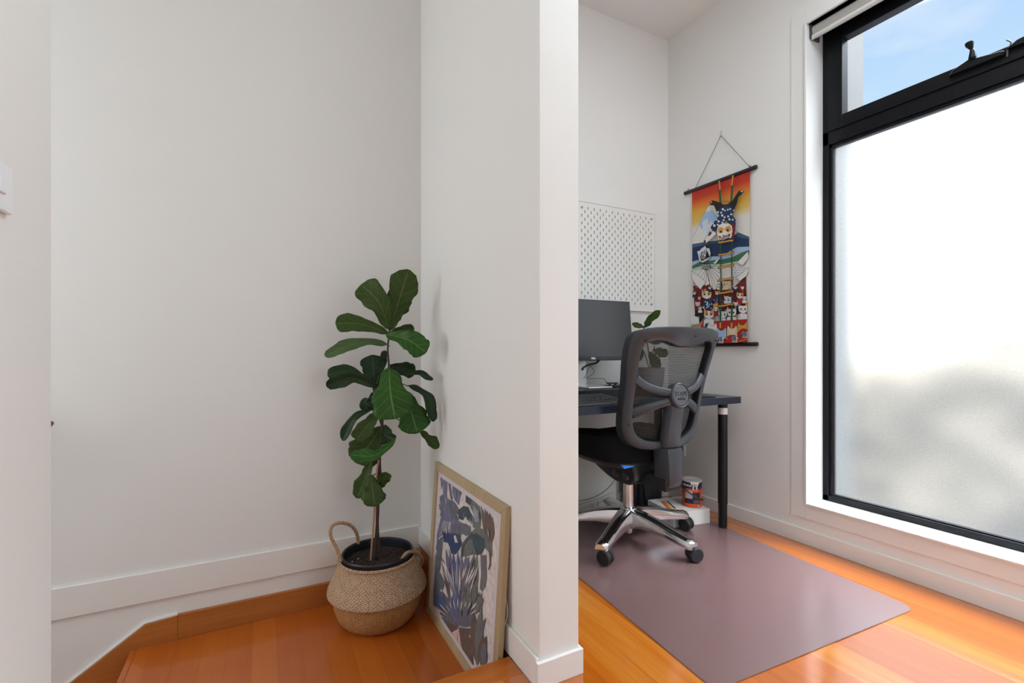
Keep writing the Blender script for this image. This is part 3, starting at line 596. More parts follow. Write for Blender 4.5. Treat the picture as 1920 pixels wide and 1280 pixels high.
# mid hanging blades
for x0, x1, y1, w, c in ((130, 60, 60, .1, 'slate'),): pass
for (x0, y0, x1, y1, w, c) in ((250, -60, 330, 420, .06, 'violet'), (290, -60, 350, 500, .05, 'violet'), (330, -40, 370, 560, .06, 'blue'), (380, -40, 400, 600, .07, 'violet'), (420, 0, 440, 420, .05, 'violet'), (470, 10, 430, 540, .06, 'slate'), (500, 20, 470, 300, .06, 'violet'), (560, 0, 500, 460, .07, 'green'), (590, 0, 560, 420, .05, 'green'), (590, 200, 540, 640, .045, 'green'), (545, 260, 500, 520, .05, 'slate'), (210, 90, 320, 600, .03, 'slate'), (230, 180, 300, 430, .02, 'brown')): BL(A6, x0, y0, x1, y1, w, c)
PL(A6, [(628, 0), (690, 5), (695, 250), (680, 350), (645, 405), (620, 370), (635, 200)], 'green'); PL(A6, [(640, 20), (680, 20), (680, 200), (650, 240)], 'slate'); PL(A6, [(545, 180), (590, 190), (580, 340), (560, 395), (530, 360)], 'green')
PL(A6, [(715, -80), (745, 0), (740, 110), (722, 170), (710, 158), (728, 90)], 'brown')
for k in range(8): BL(A6, 210-k*4, -30+k*28, 130, 30+k*30, .02, 'slate')
# big fan palm
PL(A6, [(135, 190), (190, 200), (240, 300), (220, 380), (160, 420), (118, 400)], 'slate'); PL(A6, [(118, 400), (200, 380), (280, 480), (340, 620), (380, 740), (300, 640), (180, 610), (118, 550)], 'slate'); PL(A6, [(130, 420), (200, 440), (300, 600), (250, 640), (160, 560)], 'blue'); PL(A6, [(192, 375), (215, 385), (222, 410), (200, 402)], 'paper')
cf = (388, 770)
for (x, y, w, c) in ((190, 640, .06, 'brown'), (220, 700, .07, 'slate'), (260, 780, .06, 'brown'), (300, 820, .05, 'brown'), (250, 560, .07, 'slate'), (300, 470, .06, 'violet'), (340, 400, .08, 'blue'), (380, 380, .09, 'violet'), (420, 390, .08, 'blue'), (470, 400, .08, 'slate'), (530, 400, .06, 'green'), (540, 480, .05, 'green'), (560, 620, .06, 'slate'), (320, 850, .03, 'brown')): BL(A6, *cf, x, y, w, c, peak=0.7)
PL(A6, [(395, 790), (460, 800), (610, 815), (590, 860), (500, 880), (430, 850)], 'brown'); PL(A6, [(320, 850), (385, 810), (430, 900), (440, 1020), (400, 1000)], 'pink')
BL(A6, 395, 800, 560, 1020, .03, 'brown'); BL(A6, 400, 820, 550, 1220, .1, 'brown', peak=0.6); BL(A6, 400, 810, 590, 1130, .03, 'brown'); BL(A6, 382, 830, 380, 960, .006, 'brown')
for (x0, y0, x1, y1, w, c) in ((590, 1200, 555, 620, .09, 'brown'), (590, 1200, 640, 560, .07, 'green'), (600, 1150, 655, 900, .03, 'brown'), (610, 880, 690, 690, .02, 'slate'), (560, 640, 620, 480, .05, 'green'), (590, 600, 660, 480, .03, 'green'), (580, 560, 590, 380, .02, 'green'), (605, 560, 615, 400, .02, 'green'), (625, 560, 640, 410, .02, 'green'), (630, 1200, 695, 890, .05, 'brown'), (650, 1190, 690, 960, .05, 'slate')): BL(A6, x0, y0, x1, y1, w, c, peak=0.4)
for k in range(16):
    x = 215+k*27+random.uniform(-6, 6); y0 = random.uniform(60, 200); BL(A6, x, y0, x*0.55+388*0.45, y0+random.uniform(150, 330), random.uniform(.005, .011), 'paper')
for k in range(14):
    a = math.radians(200+k*10); r0, r1 = random.uniform(150, 220), random.uniform(260, 330); BL(A6, 388+r0*math.cos(a), 770+r0*math.sin(a), 388+r1*math.cos(a), 770+r1*math.sin(a), random.uniform(.004, .010), 'paper')
for k in range(12):
    x = 180+k*55; y0 = random.uniform(250, 900); BL(A5, x, y0, x+random.uniform(-25, 25), y0+random.uniform(80, 160), random.uniform(.005, .012), random.choice(['paper', 'mist', 'slate']))
for k in range(26):
    x, y0 = random.uniform(200, 640), random.uniform(-20, 620); BL(A6, x, y0, x+(388-x)*.2, y0+random.uniform(60, 150), .006, random.choice(['teal', 'navy', 'slate', 'brown', 'mist']))
pa.build('watercolour', WC, pc)
cd = MB(); cd.tube(crom([fp(Wd-0.04, Ht*0.62, TH-0.002), fp(Wd+0.004, Ht*0.5, TH-0.004), fp(Wd-0.03, Ht*0.34, TH-0.003)], 6), 0.0012, 6); cd.build('hanging_cord', mat('white_cord', (0.6, 0.58, 0.55), 0.7), pc)

# ================================================================ chair mat
def matmat():
    m = bpy.data.materials.new('mat_plastic'); m.use_nodes = True; t = m.node_tree; t.nodes.clear(); N = t.nodes.new; L = t.links.new
    o = N('ShaderNodeOutputMaterial'); tr = N('ShaderNodeBsdfTransparent'); tr.inputs[0].default_value = (0.85, 0.80, 0.82, 1); pr = N('ShaderNodeBsdfDiffuse')
    pr.inputs[0].default_value = (0.30, 0.17, 0.165, 1); mx = N('ShaderNodeMixShader'); mx.inputs[0].default_value = 0.60; L(tr.outputs[0], mx.inputs[1]); L(pr.outputs[0], mx.inputs[2])
    g = N('ShaderNodeBsdfGlossy'); g.inputs['Roughness'].default_value = 0.27; fz = N('ShaderNodeFresnel'); fz.inputs[0].default_value = 1.95
    m2 = N('ShaderNodeMixShader'); L(fz.outputs[0], m2.inputs[0]); L(mx.outputs[0], m2.inputs[1]); L(g.outputs[0], m2.inputs[2]); L(m2.outputs[0], o.inputs[0])
    return m
cm = MB(); corners = [(1.118, 0.905), (2.128, 0.852), (2.235, 2.10), (1.215, 2.20)]; pts = []
for i, c in enumerate(corners):
    c = Vector((*c, 0)); a = Vector((*corners[i-1], 0)); b = Vector((*corners[(i+1) % 4], 0)); r = 0.05
    d1_ = (a-c).normalized(); d2_ = (b-c).normalized(); p0, p1 = c+d1_*r, c+d2_*r
    for k in range(9):
        t = k/8; pts.append(p0*(1-t)**2+c*2*t*(1-t)+p1*t*t)
n = len(pts); cm.add([(p.x, p.y, 0.0008) for p in pts]+[(p.x, p.y, 0.0034) for p in pts], [tuple(range(n))[::-1], tuple(range(n, 2*n))]+[(i, (i+1) % n, (i+1) % n+n, i+n) for i in range(n)])
cmo = cm.build('chair_mat', matmat(), loc=(1.67, 1.5, 0)); tag(cmo, 'translucent plastic floor protector mat on the boards under the office chair', 'chair mat')
MT = 0.0036

# ================================================================ desk
DX0, DX1, DY0, DY1, DZ0, DZ1 = 0.90, 2.30, 1.699, 2.275, 0.667, 0.7025
dk = thing('desk', (1.6, 1.99, 0), 'dark navy-black desk with round black legs against the study walls', 'desk')
DKM = mat('desk_top_lacquer', (0.012, 0.017, 0.033), 0.28, spec=0.5, var=(3, 0.1))
MB().box(DX0, DX1, DY0, DY1, DZ0, DZ1).build('desktop', DKM, dk, bevel=0.0012)
LEG = mat('leg_black', (0.005, 0.0045, 0.005), 0.35, spec=0.3)
for lx, ly in ((2.19, 1.728), (2.19, 2.20), (0.97, 1.728), (0.97, 2.20)):
    zb = MT if lx > 1.5 else 0.0005
    l = MB(); l.tube([(lx, ly, zb), (lx, ly, zb+0.012), (lx, ly, 0.13), (lx, ly, 0.131), (lx, ly, DZ0)], [0.021, 0.0225, 0.0225, 0.0245, 0.0245], 28); lo_ = l.build('leg', LEG, dk, bevel=0.0008)
    if lx > 1.5 and ly < 2: s_ = MB(); s_.tube([(lx, ly, 0.612), (lx, ly, 0.646)], 0.0252, 28); s_.build('sticker', mat('paper_label', (0.55, 0.50, 0.47), 0.6), lo_, smooth=False)

# ================================================================ monitor, riser, keyboard and desk things
rs = tag(MB().box(1.22, 1.93, 1.985, 2.25, DZ1, DZ1+0.047).build('monitor_riser', mat('riser_black', (0.010, 0.010, 0.012), 0.4), bevel=0.004, loc=(1.57, 2.12, DZ1)), 'low black platform raising the monitor above the desk', 'monitor riser')
RZ = DZ1+0.047
mo = thing('monitor', (1.60, 2.15, RZ), 'flat computer monitor with dark screen on a silver stand, partly behind the partition', 'monitor')
tilt = math.radians(6); RM = Matrix.Translation(Vector((1.60, 2.085, 0.90))) @ Matrix.Rotation(math.radians(-2.0), 4, 'Z') @ Matrix.Rotation(-tilt, 4, 'X')
SCR = mat('screen_glass', (0.010, 0.012, 0.016), 0.32, spec=0.8); BEZ = mat('bezel_black', (0.018, 0.019, 0.022), 0.35); SIL = mat('silver_plastic', (0.62, 0.63, 0.65), 0.3, 0.7)
hw_ = 0.279
MB().box(-hw_, hw_, 0.0, 0.032, 0.0, 0.338, M=RM).build('housing', BEZ, mo, bevel=0.003)
scr = MB().box(-hw_+0.006, hw_-0.006, -0.0012, 0.001, 0.020, 0.332, M=RM).build('screen', SCR, mo)
text_mesh('DELL', 0.0135, RM @ Matrix.Translation(Vector((0, -0.0008, 0.010))) @ Matrix.Rotation(PI/2, 4, 'X'), mat('logo_silver', (0.85, 0.86, 0.88), 0.3, 0.3), 'logo', scr, bold=0.0004)
m = MB(); m.loft([[Vector((1.60+sx_*w, 2.205+sy_*d, z)) for sx_, sy_ in ((-1, -1), (1, -1), (1, 1), (-1, 1))] for w, d, z in ((0.036, 0.016, RZ+0.008), (0.033, 0.014, RZ+0.08), (0.03, 0.012, RZ+0.20), (0.03, 0.012, RZ+0.32))]); m.build('stand_post', SIL, mo, bevel=0.004)
MB().box(1.57, 1.63, 2.12, 2.20, 1.0, 1.10).build('mount_bracket', BEZ, mo, bevel=0.003)
MB().box(1.52, 1.68, 2.02, 2.235, RZ+0.0005, RZ+0.0095).build('stand_base', SIL, mo, bevel=0.003)
CBL = mat('cable_black', (0.008, 0.008, 0.008), 0.5)
cz = RZ
c1 = MB(); c1.tube(crom([atD(1126, 672, 2.64), atD(1118, 680, 2.64), atD(1103, 684, 2.62), atD(1094, 689, 2.60), atD(1091.5, 694, 2.60)], 6), 0.0058, 10)
c1.build('power_cable', CBL, mo, smooth=True)
wc_ = MB(); wc_.tube(crom([atD(1094, 709, 2.66), atD(1099, 703, 2.66), atD(1105, 687, 2.66), atD(1110, 689, 2.66), atD(1114, 696, 2.66), atD(1110, 702, 2.66), atD(1099, 709, 2.66), atD(1112, 709.2, 2.66), atD(1131, 709.4, 2.66), atD(1135, 714, 2.66), atD(1138, 720, 2.66)], 6), 0.0016, 6)
tag(wc_.build('thin_cable', CBL, None, smooth=True, loc=tuple(atD(1138, 720, 2.66))), 'thin looping black cable hanging beside the monitor stand', 'cable')
pl_ = MB()
for (u, v, w) in ((1143, 716.5, 0.016), (1154, 716.5, 0.022)):
    c = atD(u, v, 2.62); c.z = RZ
    pl_.box(c.x-w, c.x+w, c.y-0.02, c.y+0.02, RZ+0.0005, RZ+0.012); pl_.tube([(c.x, c.y, RZ+0.01), (c.x, c.y, RZ+0.022)], [0.006, 0.006], 10); pl_.box(c.x-0.018, c.x+0.016, c.y-0.006, c.y+0.008, RZ+0.02, RZ+0.027)
tag(pl_.build('usb_hub', CBL, bevel=0.002, loc=(1.7, 2.1, RZ)), 'small black hub with plugs on the riser right of the monitor stand', 'usb hub')
kb = thing('keyboard', (1.32, 1.85, DZ1), 'low black computer keyboard lying on the desk in front of the monitor', 'keyboard')
KBM = mat('keyboard_black', (0.009, 0.009, 0.010), 0.4); KCM = mat('keycap_black', (0.016, 0.016, 0.018), 0.45)
k0, k1_, y0_, y1_ = 1.09, 1.535, 1.785, 1.945
MB().add([], []); m = MB(); m.add([(k0, y0_, DZ1+.0005), (k1_, y0_, DZ1+.0005), (k1_, y1_, DZ1+.0005), (k0, y1_, DZ1+.0005), (k0, y0_, DZ1+.014), (k1_, y0_, DZ1+.014), (k1_, y1_, DZ1+.026), (k0, y1_, DZ1+.026)], [(3, 2, 1, 0), (4, 5, 6, 7), (0, 1, 5, 4), (1, 2, 6, 5), (2, 3, 7, 6), (3, 0, 4, 7)]); m.build('case', KBM, kb, bevel=0.003)
for r_ in range(6):
    yy = y0_+0.012+r_*0.0225; zz = DZ1+0.0145+0.012*(yy-y0_)/(y1_-y0_)
    for c_ in range(16):
        xx = k0+0.008+c_*0.0271
        if r_ == 0 and 3 < c_ < 9: continue
        w_k = 0.0245
        if r_ == 0 and c_ == 3: w_k = 0.0245+5*0.0271
        m = MB(); m.loft([[Vector((xx+g, yy+g, zz+h)), Vector((xx+w_k-g, yy+g, zz+h)), Vector((xx+w_k-g, yy+.0195-g, zz+.0014+h)), Vector((xx+g, yy+.0195-g, zz+.0014+h))] for g, h in ((0, 0), (.002, .007))])
        m.build('keycap', KCM, kb)
MB().box(1.475, 1.50, 1.938, 1.942, DZ1+0.026, DZ1+0.0285).build('status_light', mat('white_print', (0.9, 0.9, 0.92), 0.4), kb)
m = MB(); m.loft([[Vector((x, y0_-0.006, DZ1+.0005)), Vector((x, y0_-0.006, DZ1+.014)), Vector((x, y0_-0.03-b_*.5, DZ1+.017)), Vector((x, y0_-0.055-b_, DZ1+.012)), Vector((x, y0_-0.062-b_, DZ1+.0005))] for x, b_ in ((1.09, -.01), (1.2, .004), (1.31, .01), (1.42, .004), (1.56, -.01))]); tag(m.build('wrist_rest', RUB, bevel=0.003, loc=(1.32, 1.75, DZ1)), 'soft black wrist rest along the desk front edge before the keyboard', 'wrist rest')
tag(MB().box(1.88, 2.145, 1.735, 1.95, DZ1+.0003, DZ1+.0055).build('mouse_mat', mat('mat_cloth_black', (0.008, 0.008, 0.009), 0.75), bevel=0.002, loc=(2.0, 1.84, DZ1)), 'flat black mouse mat at the right end of the desk', 'mouse mat')
# small plant on the desk
dpx, dpy = 2.035, 2.10
dp = thing('desk_plant', (dpx, dpy, DZ1), 'small green fig plant in a grey pot on the desk behind the office chair', 'plant')
m = MB(); m.lathe([(0.058, 0.0), (0.070, 0.06), (0.078, 0.145), (0.080, 0.15), (0.074, 0.15), (0.070, 0.13), (0.0005, 0.13)], (dpx, dpy, DZ1), 40); m.build('pot', mat('pot_grey', (0.30, 0.30, 0.31), 0.6), dp, smooth=True, bevel=0.0)
m = MB(); tD = 2.83
def Q(u, v, d=0): return atD(u, v, tD+d)
top_ = Vector((dpx, dpy, DZ1+.13))
m.tube(crom([top_, Q(1217, 665), Q(1213, 640), Q(1209, 622), Q(1206, 612)], 5), 0.0035, 7); m.tube(crom([top_+Vector((.01, 0, 0)), Q(1222, 668), Q(1228, 648)], 4), 0.003, 7); m.tube(crom([top_+Vector((-.01, 0, 0)), Q(1212, 672), Q(1204, 652)], 4), 0.003, 7)
m.build('stem', BARK, dp, smooth=True)
for i, (a, b, wpx, mi, roll) in enumerate((((1208, 607, 0), (1238, 582, -.05), 15, 0, .2), ((1207, 613, 0), (1185, 607, -.03), 11, 0, .1), ((1206, 614, 0), (1222, 602, .02), 9, 2, .2), ((1205, 619, 0), (1226, 619, .0), 10, 0, .2), ((1207, 622, 0), (1194, 622, -.02), 8, 2, .2), ((1211, 636, 0), (1240, 640, .03), 16, 2, .2), ((1211, 640, 0), (1186, 655, .02), 16, 2, .2), ((1226, 655, 0), (1252, 665, .03), 20, 0, .2), ((1205, 655, 0), (1192, 676, .03), 18, 2, .2), ((1218, 660, 0), (1236, 690, -.03), 20, 2, .1))):
    leaf(Q(*a), Q(*b), wpx/FPX*tD, mi, parent=dp, roll=roll, fid=0.4, seed=40+i, ruf=0.002)

# ================================================================ pegboard
pg = thing('pegboard', (1.93, YB, 1.205), 'white pegboard with rows of small slots on the study back wall', 'pegboard')
PX0, PX1, PZ0, PZ1 = 1.634, 2.234, 1.205, 1.830; dcol = 0.02275; sw_, sh_ = 0.0056, 0.0165
ncol = 25; x0c = PX0+0.027; xs = [PX0]
for i in range(ncol): xs += [x0c+i*dcol-sw_/2, x0c+i*dcol+sw_/2]
xs.append(PX1)
zc = [PZ1-0.034-j*0.02275 for j in range(25)]; zz = [PZ1]
for z in zc: zz += [z+sh_/2, z-sh_/2]
zz.append(PZ0)
m = MB(); nX, nZ = len(xs), len(zz)
vs = [(x, YB-0.014, z) for z in zz for x in xs]; fs = []
for j in range(nZ-1):
    for i in range(nX-1):
        if i % 2 == 1 and j % 2 == 1:
            ci, cj = i//2, j//2
            if (ci+cj) % 2 == 0 and not ((ci == 0 or ci == ncol-1) and (cj == 0 or cj == 24)): continue
        fs.append((j*nX+i, j*nX+i+1, (j+1)*nX+i+1, (j+1)*nX+i))
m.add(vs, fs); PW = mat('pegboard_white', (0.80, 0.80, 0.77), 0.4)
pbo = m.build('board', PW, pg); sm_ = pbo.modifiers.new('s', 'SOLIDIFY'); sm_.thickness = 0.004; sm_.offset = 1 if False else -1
MB().box(PX0+0.004, PX1-0.004, YB-0.004, YB-0.001, PZ0+0.004, PZ1-0.004).build('slot_shade_sheet', mat('peg_shadow_gap', (0.16, 0.155, 0.15), 0.8), pg)  # dark sheet stands in for the shade seen through the slots
eb = MB(); eb.box(PX0, PX1, YB-0.0185, YB-0.001, PZ0-0.003, PZ0); eb.box(PX0, PX1, YB-0.0185, YB-0.001, PZ1, PZ1+0.003); eb.box(PX1, PX1+0.003, YB-0.0185, YB-0.001, PZ0-0.003, PZ1+0.003); eb.box(PX0-0.003, PX0, YB-0.0185, YB-0.001, PZ0-0.003, PZ1+0.003); eb.build('edge', PW, pg, bevel=0.001)
for sx_ in (x0c, x0c+24*dcol):
    for sz_ in (zc[0], zc[24]): m = MB(); m.cyl((sx_, YB-0.0205, sz_), (sx_, YB-0.012, sz_), 0.0065, n=16); m.build('screw', mat('screw_grey', (0.42, 0.41, 0.39), 0.4, 0.5), pg)

# ================================================================ hanging scroll
XS = XW-0.012
scl = thing('wall_scroll', (XS, 1.88, 0.99), 'bright hanging cloth scroll with a cat festival print between two dark rods', 'wall hanging')
ROD = mat('rod_dark_wood', (0.022, 0.010, 0.011), 0.4, var=(40, 0.3))
SY0, SY1 = 2.083, 1.688; SZ1, SZ0 = 1.945, 0.995
m = MB(); m.tube([(XS, 2.14, 1.945), (XS, 2.10, 1.945), (XS, 1.69, 1.945), (XS, 1.648, 1.945)], [0.0115, 0.0105, 0.0105, 0.0115], 14); m.build('top_rod', ROD, scl, smooth=False, bevel=0.002)
m = MB(); m.tube([(XS, 2.12, 0.988), (XS, 1.642, 0.988)], 0.0115, 14); m.build('bottom_rod', ROD, scl, bevel=0.002)
m = MB(); m.tube([(XS, 2.055, 1.956), (XW-0.004, 1.881, 2.205), (XW-0.004, 1.877, 2.205), (XS, 1.688, 1.956)], 0.0013, 6)
m.tube([(XS+.0, 2.118, 1.957), (XS, 2.11, 1.966), (XS, 2.104, 1.957)], 0.0016, 6); m.tube([(XS, 1.694, 1.956), (XS, 1.688, 1.966), (XS, 1.682, 1.956)], 0.0022, 6); m.build('cord', mat('hanging_cord_grey', (0.09, 0.075, 0.07), 0.7), scl)
m = MB(); m.cyl((XW, 1.879, 2.208), (XW-0.008, 1.879, 2.208), 0.004, n=10); m.box(XW-0.003, XW, 1.873, 1.885, 2.20, 2.235); m.build('hook', mat('hook_clear', (0.6, 0.58, 0.56), 0.3), scl)
def clothmat():
    m = bpy.data.materials.new('printed_cloth'); m.use_nodes = True; t = m.node_tree; N = t.nodes; L = t.links; b = N['Principled BSDF']; b.inputs['Roughness'].default_value = 0.8
    tcn = N.new('ShaderNodeTexCoord'); sp = N.new('ShaderNodeSeparateXYZ'); L.new(tcn.outputs['Object'], sp.inputs[0]); mr = N.new('ShaderNodeMapRange'); mr.inputs[1].default_value = 0.0; mr.inputs[2].default_value = 0.955; L.new(sp.outputs[2], mr.inputs[0])
    r = N.new('ShaderNodeValToRGB'); L.new(mr.outputs[0], r.inputs[0]); el = r.color_ramp.elements
    el[0].position = 0.735; el[0].color = (0.74, 0.72, 0.70, 1); el[1].position = 0.99; el[1].color = (0.50, 0.025, 0.012, 1)
    for p_, c_ in ((0.79, (0.72, 0.50, 0.12)), (0.855, (0.70, 0.37, 0.05)), (0.905, (0.70, 0.14, 0.02)), (0.94, (0.52, 0.04, 0.014))): x = el.new(p_); x.color = (*c_, 1)
    L.new(r.outputs[0], b.inputs['Base Color']); return m
SCOL = {'navy': (0.012, 0.035, 0.10), 'mid': (0.05, 0.11, 0.20), 'sky': (0.36, 0.50, 0.74), 'ice': (0.60, 0.68, 0.78), 'green': (0.05, 0.17, 0.09), 'pole': (0.02, 0.10, 0.06), 'gold': (0.62, 0.30, 0.04), 'white': (0.74, 0.72, 0.69),
        'black': (0.012, 0.010, 0.012), 'red': (0.42, 0.015, 0.012), 'wine': (0.16, 0.015, 0.02), 'cream': (0.72, 0.60, 0.42), 'orange': (0.62, 0.22, 0.03), 'pink': (0.62, 0.12, 0.10), 'blue': (0.10, 0.24, 0.42), 'mist': (0.42, 0.50, 0.52), 'paleg': (0.45, 0.55, 0.48)}
SN = list(SCOL); SM = [clothmat()]+[mat('print_'+n, c, 0.8) for n, c in SCOL.items()]
sc_ = MB(); slay = [0]
def wav(p): # the cloth hangs with faint waves
    k = (SZ1-p.z)/(SZ1-SZ0); return Vector((p.x, p.y+0.006*math.sin(k*7+1)*k, p.z))
def sp3(y, z): return Vector((XS-0.0005-slay[0]*0.00004, y, z))
rows = 24
for k in range(rows):
    za, zb = SZ1-(SZ1-SZ0)*k/rows, SZ1-(SZ1-SZ0)*(k+1)/rows
    sc_.add([(XS+.0006, SY0, za), (XS+.0006, SY1, za), (XS+.0006, SY1, zb), (XS+.0006, SY0, zb)], [(0, 1, 2, 3)], 0)
def c2(F, x, y):
    u, v = (1270+x/6.4, 230+y/6.4) if F == 3 else (1270+x/5.3333, 420+y/5.3333)
    p = atX(u, v, XS); return (min(max(p.y, SY1), SY0), min(max(p.z, SZ0), SZ1))
def sply(F, pts, c):
    slay[0] += 1; sc_.add([sp3(*c2(F, *p)) for p in pts], [tuple(range(len(pts)))], SN.index(c)+1)
def sln(F, pts, w, c='black'):
    slay[0] += 1; Q_ = [Vector((*c2(F, *p), 0)) for p in pts]
    for a, b in zip(Q_[:-1], Q_[1:]):
        d = (b-a)
        if d.length < 1e-5: continue
        nrm = Vector((-d.y, d.x, 0)).normalized()*w/2; sc_.add([sp3(p.x, p.y) for p in (a+nrm, b+nrm, b-nrm, a-nrm)], [(0, 1, 2, 3)], SN.index(c)+1)
def sout(F, pts, c, w=0.0018): sply(F, pts, c); sln(F, list(pts)+[pts[0]], w)
def circ(F, x, y, rx, ry, c, out=True, n=14):
    pts = [(x+rx*math.cos(2*PI*k/n), y+ry*math.sin(2*PI*k/n)) for k in range(n)]
    (sout if out else sply)(F, pts, c)
# mountain and hills
sply(4, [(150, 140), (195, 60), (245, -60), (300, -165), (318, -185), (350, -190), (380, -185), (420, -130), (470, -60), (600, 60), (720, 130), (720, 200), (150, 240)], 'white')
sply(3, [(330, 1075), (375, 1062), (420, 1050), (500, 1140), (440, 1240), (400, 1180), (360, 1270), (330, 1200), (290, 1280), (265, 1230)], 'sky'); sply(4, [(250, -20), (300, -60), (330, 60), (300, 150), (280, 60), (260, 100)], 'ice')
sln(4, [(150, 140), (195, 60), (245, -60), (300, -165), (318, -185), (350, -190), (380, -185), (420, -130), (470, -60), (600, 80), (720, 130)], .0018)
sply(4, [(150, 215), (300, 190), (440, 170), (600, 95), (720, 130), (720, 225), (600, 230), (500, 290), (440, 320), (300, 345), (150, 375)], 'navy'); sply(4, [(150, 200), (300, 175), (440, 160), (440, 180), (300, 205), (150, 235)], 'mid'); sply(4, [(590, 85), (640, 95), (720, 130), (720, 150), (600, 130)], 'mid')
sply(4, [(150, 375), (330, 325), (440, 320), (560, 250), (600, 230), (720, 225), (720, 260), (620, 285), (440, 355), (300, 375), (150, 400)], 'sky')
sply(4, [(150, 415), (220, 380), (300, 365), (440, 355), (560, 325), (640, 285), (720, 258), (720, 300), (600, 370), (450, 400), (300, 400), (150, 450)], 'green'); sply(4, [(150, 448), (300, 400), (450, 400), (600, 370), (600, 395), (450, 430), (300, 430), (150, 470)], 'paleg')
# tiled roofs and crowd ground
sply(4, [(530, 440), (590, 410), (690, 425), (690, 540), (620, 640), (560, 650)], 'white')
for r_ in range(9):
    for c_ in range(5): x, y = 535+c_*32+(r_ % 2)*14, 440+r_*23; sln(4, [(x, y+3), (x+9, y-3), (x+20, y+3)], .0028, 'blue')
sply(4, [(160, 610), (250, 640), (280, 600), (370, 640), (440, 650), (440, 560), (560, 560), (560, 640), (690, 520), (700, 900), (180, 900)], 'wine')
sply(4, [(450, 570), (545, 570), (545, 650), (450, 660)], 'cream')
random.seed(21)
for k in range(120):
    x, y = random.uniform(175, 700), random.uniform(590, 880); sply(4, [(x+random.uniform(-14, 14), y+random.uniform(-12, 12)) for _ in range(4)], random.choice(['red', 'white', 'navy', 'gold', 'black', 'wine', 'cream', 'red']))
# white skirt (standard) with sign
sout(4, [(265, 400), (320, 400), (350, 440), (430, 450), (450, 530), (445, 640), (370, 660), (330, 600), (290, 620), (240, 560), (215, 520), (255, 460)], 'white')
for x0, y0, x1, y1 in ((300, 440, 230, 550), (300, 440, 260, 590), (305, 440, 290, 610), (310, 440, 335, 640), (315, 440, 370, 650), (320, 440, 400, 650), (325, 440, 435, 620), (330, 435, 445, 560), (335, 430, 445, 500)): sln(4, [(x0, y0), ((x0+x1)/2+4, (y0+y1)/2), (x1, y1)], .0022, 'black')
sply(4, [(262, 395), (330, 390), (350, 440), (300, 465), (255, 450)], 'black'); [sln(4, [(258+8*k, 400), (264+8*k, 455)], .0018, 'white') for k in range(10)]
sln(4, [(300, 470), (345, 640), (375, 730)], .004, 'wine')
sout(4, [(205, 272), (232, 268), (262, 235), (290, 215), (300, 240), (330, 240), (345, 290), (335, 340), (300, 370), (262, 388), (228, 368), (218, 320)], 'white', .0025); sply(4, [(222, 300), (300, 248), (335, 330), (252, 372)], 'black')
# sleeves
for pts in ([(150, 468), (215, 510), (296, 578), (240, 655), (190, 600), (155, 545)], [(720, 270), (640, 350), (606, 388), (664, 416), (720, 345)], [(720, 430), (660, 490), (600, 532), (634, 572), (700, 520), (720, 480)], [(452, 285), (430, 330), (365, 395), (395, 400), (445, 330)]): sout(4, pts, 'white')
# cats of the crowd
def cat(x, y, s, ear='orange', body=None, patch=None):
    if body: sout(4, [(x-s*1.1, y+s*2.4), (x-s*1.0, y+s), (x, y+s*0.7), (x+s*1.0, y+s), (x+s*1.1, y+s*2.4)], body)
    sout(4, [(x-s, y-s*.2), (x-s*.95, y-s*1.3), (x-s*.4, y-s*.75), (x+s*.4, y-s*.75), (x+s*.95, y-s*1.35), (x+s, y-s*.2), (x+s*.85, y+s*.55), (x, y+s*.95), (x-s*.85, y+s*.55)], 'white')
    if patch: sply(4, [(x-s*.9, y-s*.1), (x-s*.9, y-s*1.2), (x-s*.35, y-s*.7), (x-s*.1, y-s*.3), (x-s*.45, y+s*.2)], patch); sply(4, [(x+s*.9, y-s*.1), (x+s*.9, y-s*1.2), (x+s*.35, y-s*.7), (x+s*.1, y-s*.3), (x+s*.45, y+s*.2)], patch)
    for q in (-1, 1):
        sply(4, [(x+q*s*.88, y-s*.65), (x+q*s*.85, y-s*1.15), (x+q*s*.5, y-s*.75)], ear); circ(4, x+q*s*.42, y-s*.02, s*.17, s*.2, 'black', False, 8)
        sln(4, [(x+q*s*.4, y+s*.35), (x+q*s*.85, y+s*.25)], .0009)
    sply(4, [(x-s*.12, y+s*.22), (x+s*.12, y+s*.22), (x, y+s*.38)], 'red')
cat(215, 800, 26, 'orange', 'wine', 'cream'); sply(4, [(190, 860), (245, 860), (280, 930), (235, 985), (215, 960), (240, 920), (185, 925)], 'black')
def dots(pts, x0, x1, y0, y1, n=14, s=9):
    sout(4, pts, 'navy')
    for k in range(n): circ(4, random.uniform(x0, x1), random.uniform(y0, y1), s*random.uniform(.6, 1), s*.8, random.choice(['ice', 'sky', 'white']), False, 7)
dots([(262, 770), (360, 755), (372, 870), (330, 860), (262, 850)], 272, 355, 775, 850); cat(305, 705, 50, 'red', None, 'gold'); dots([(370, 740), (415, 725), (420, 780), (385, 800)], 378, 412, 740, 785, 6, 6)
sout(4, [(365, 800), (420, 785), (430, 850), (380, 860)], 'gold'); cat(640, 715, 36, 'orange', 'red', 'gold'); cat(505, 740, 24, 'gold', 'ice'); cat(545, 745, 22, 'gold', 'ice')
for x, y, r_, e_, b_ in ((185, 690, 18, 'red', 'navy'), (235, 740, 16, 'orange', 'red'), (415, 690, 22, 'orange', 'navy'), (400, 850, 26, 'gold', 'red'), (245, 840, 20, 'red', 'white'), (600, 800, 24, 'orange', 'navy'), (690, 740, 22, 'red', 'white'), (670, 640, 18, 'orange', 'red'), (600, 640, 16, 'red', 'navy'), (430, 620, 16, 'orange', 'cream'), (345, 640, 16, 'red', 'navy')): cat(x, y, r_, e_, b_, 'gold' if x % 2 else None)
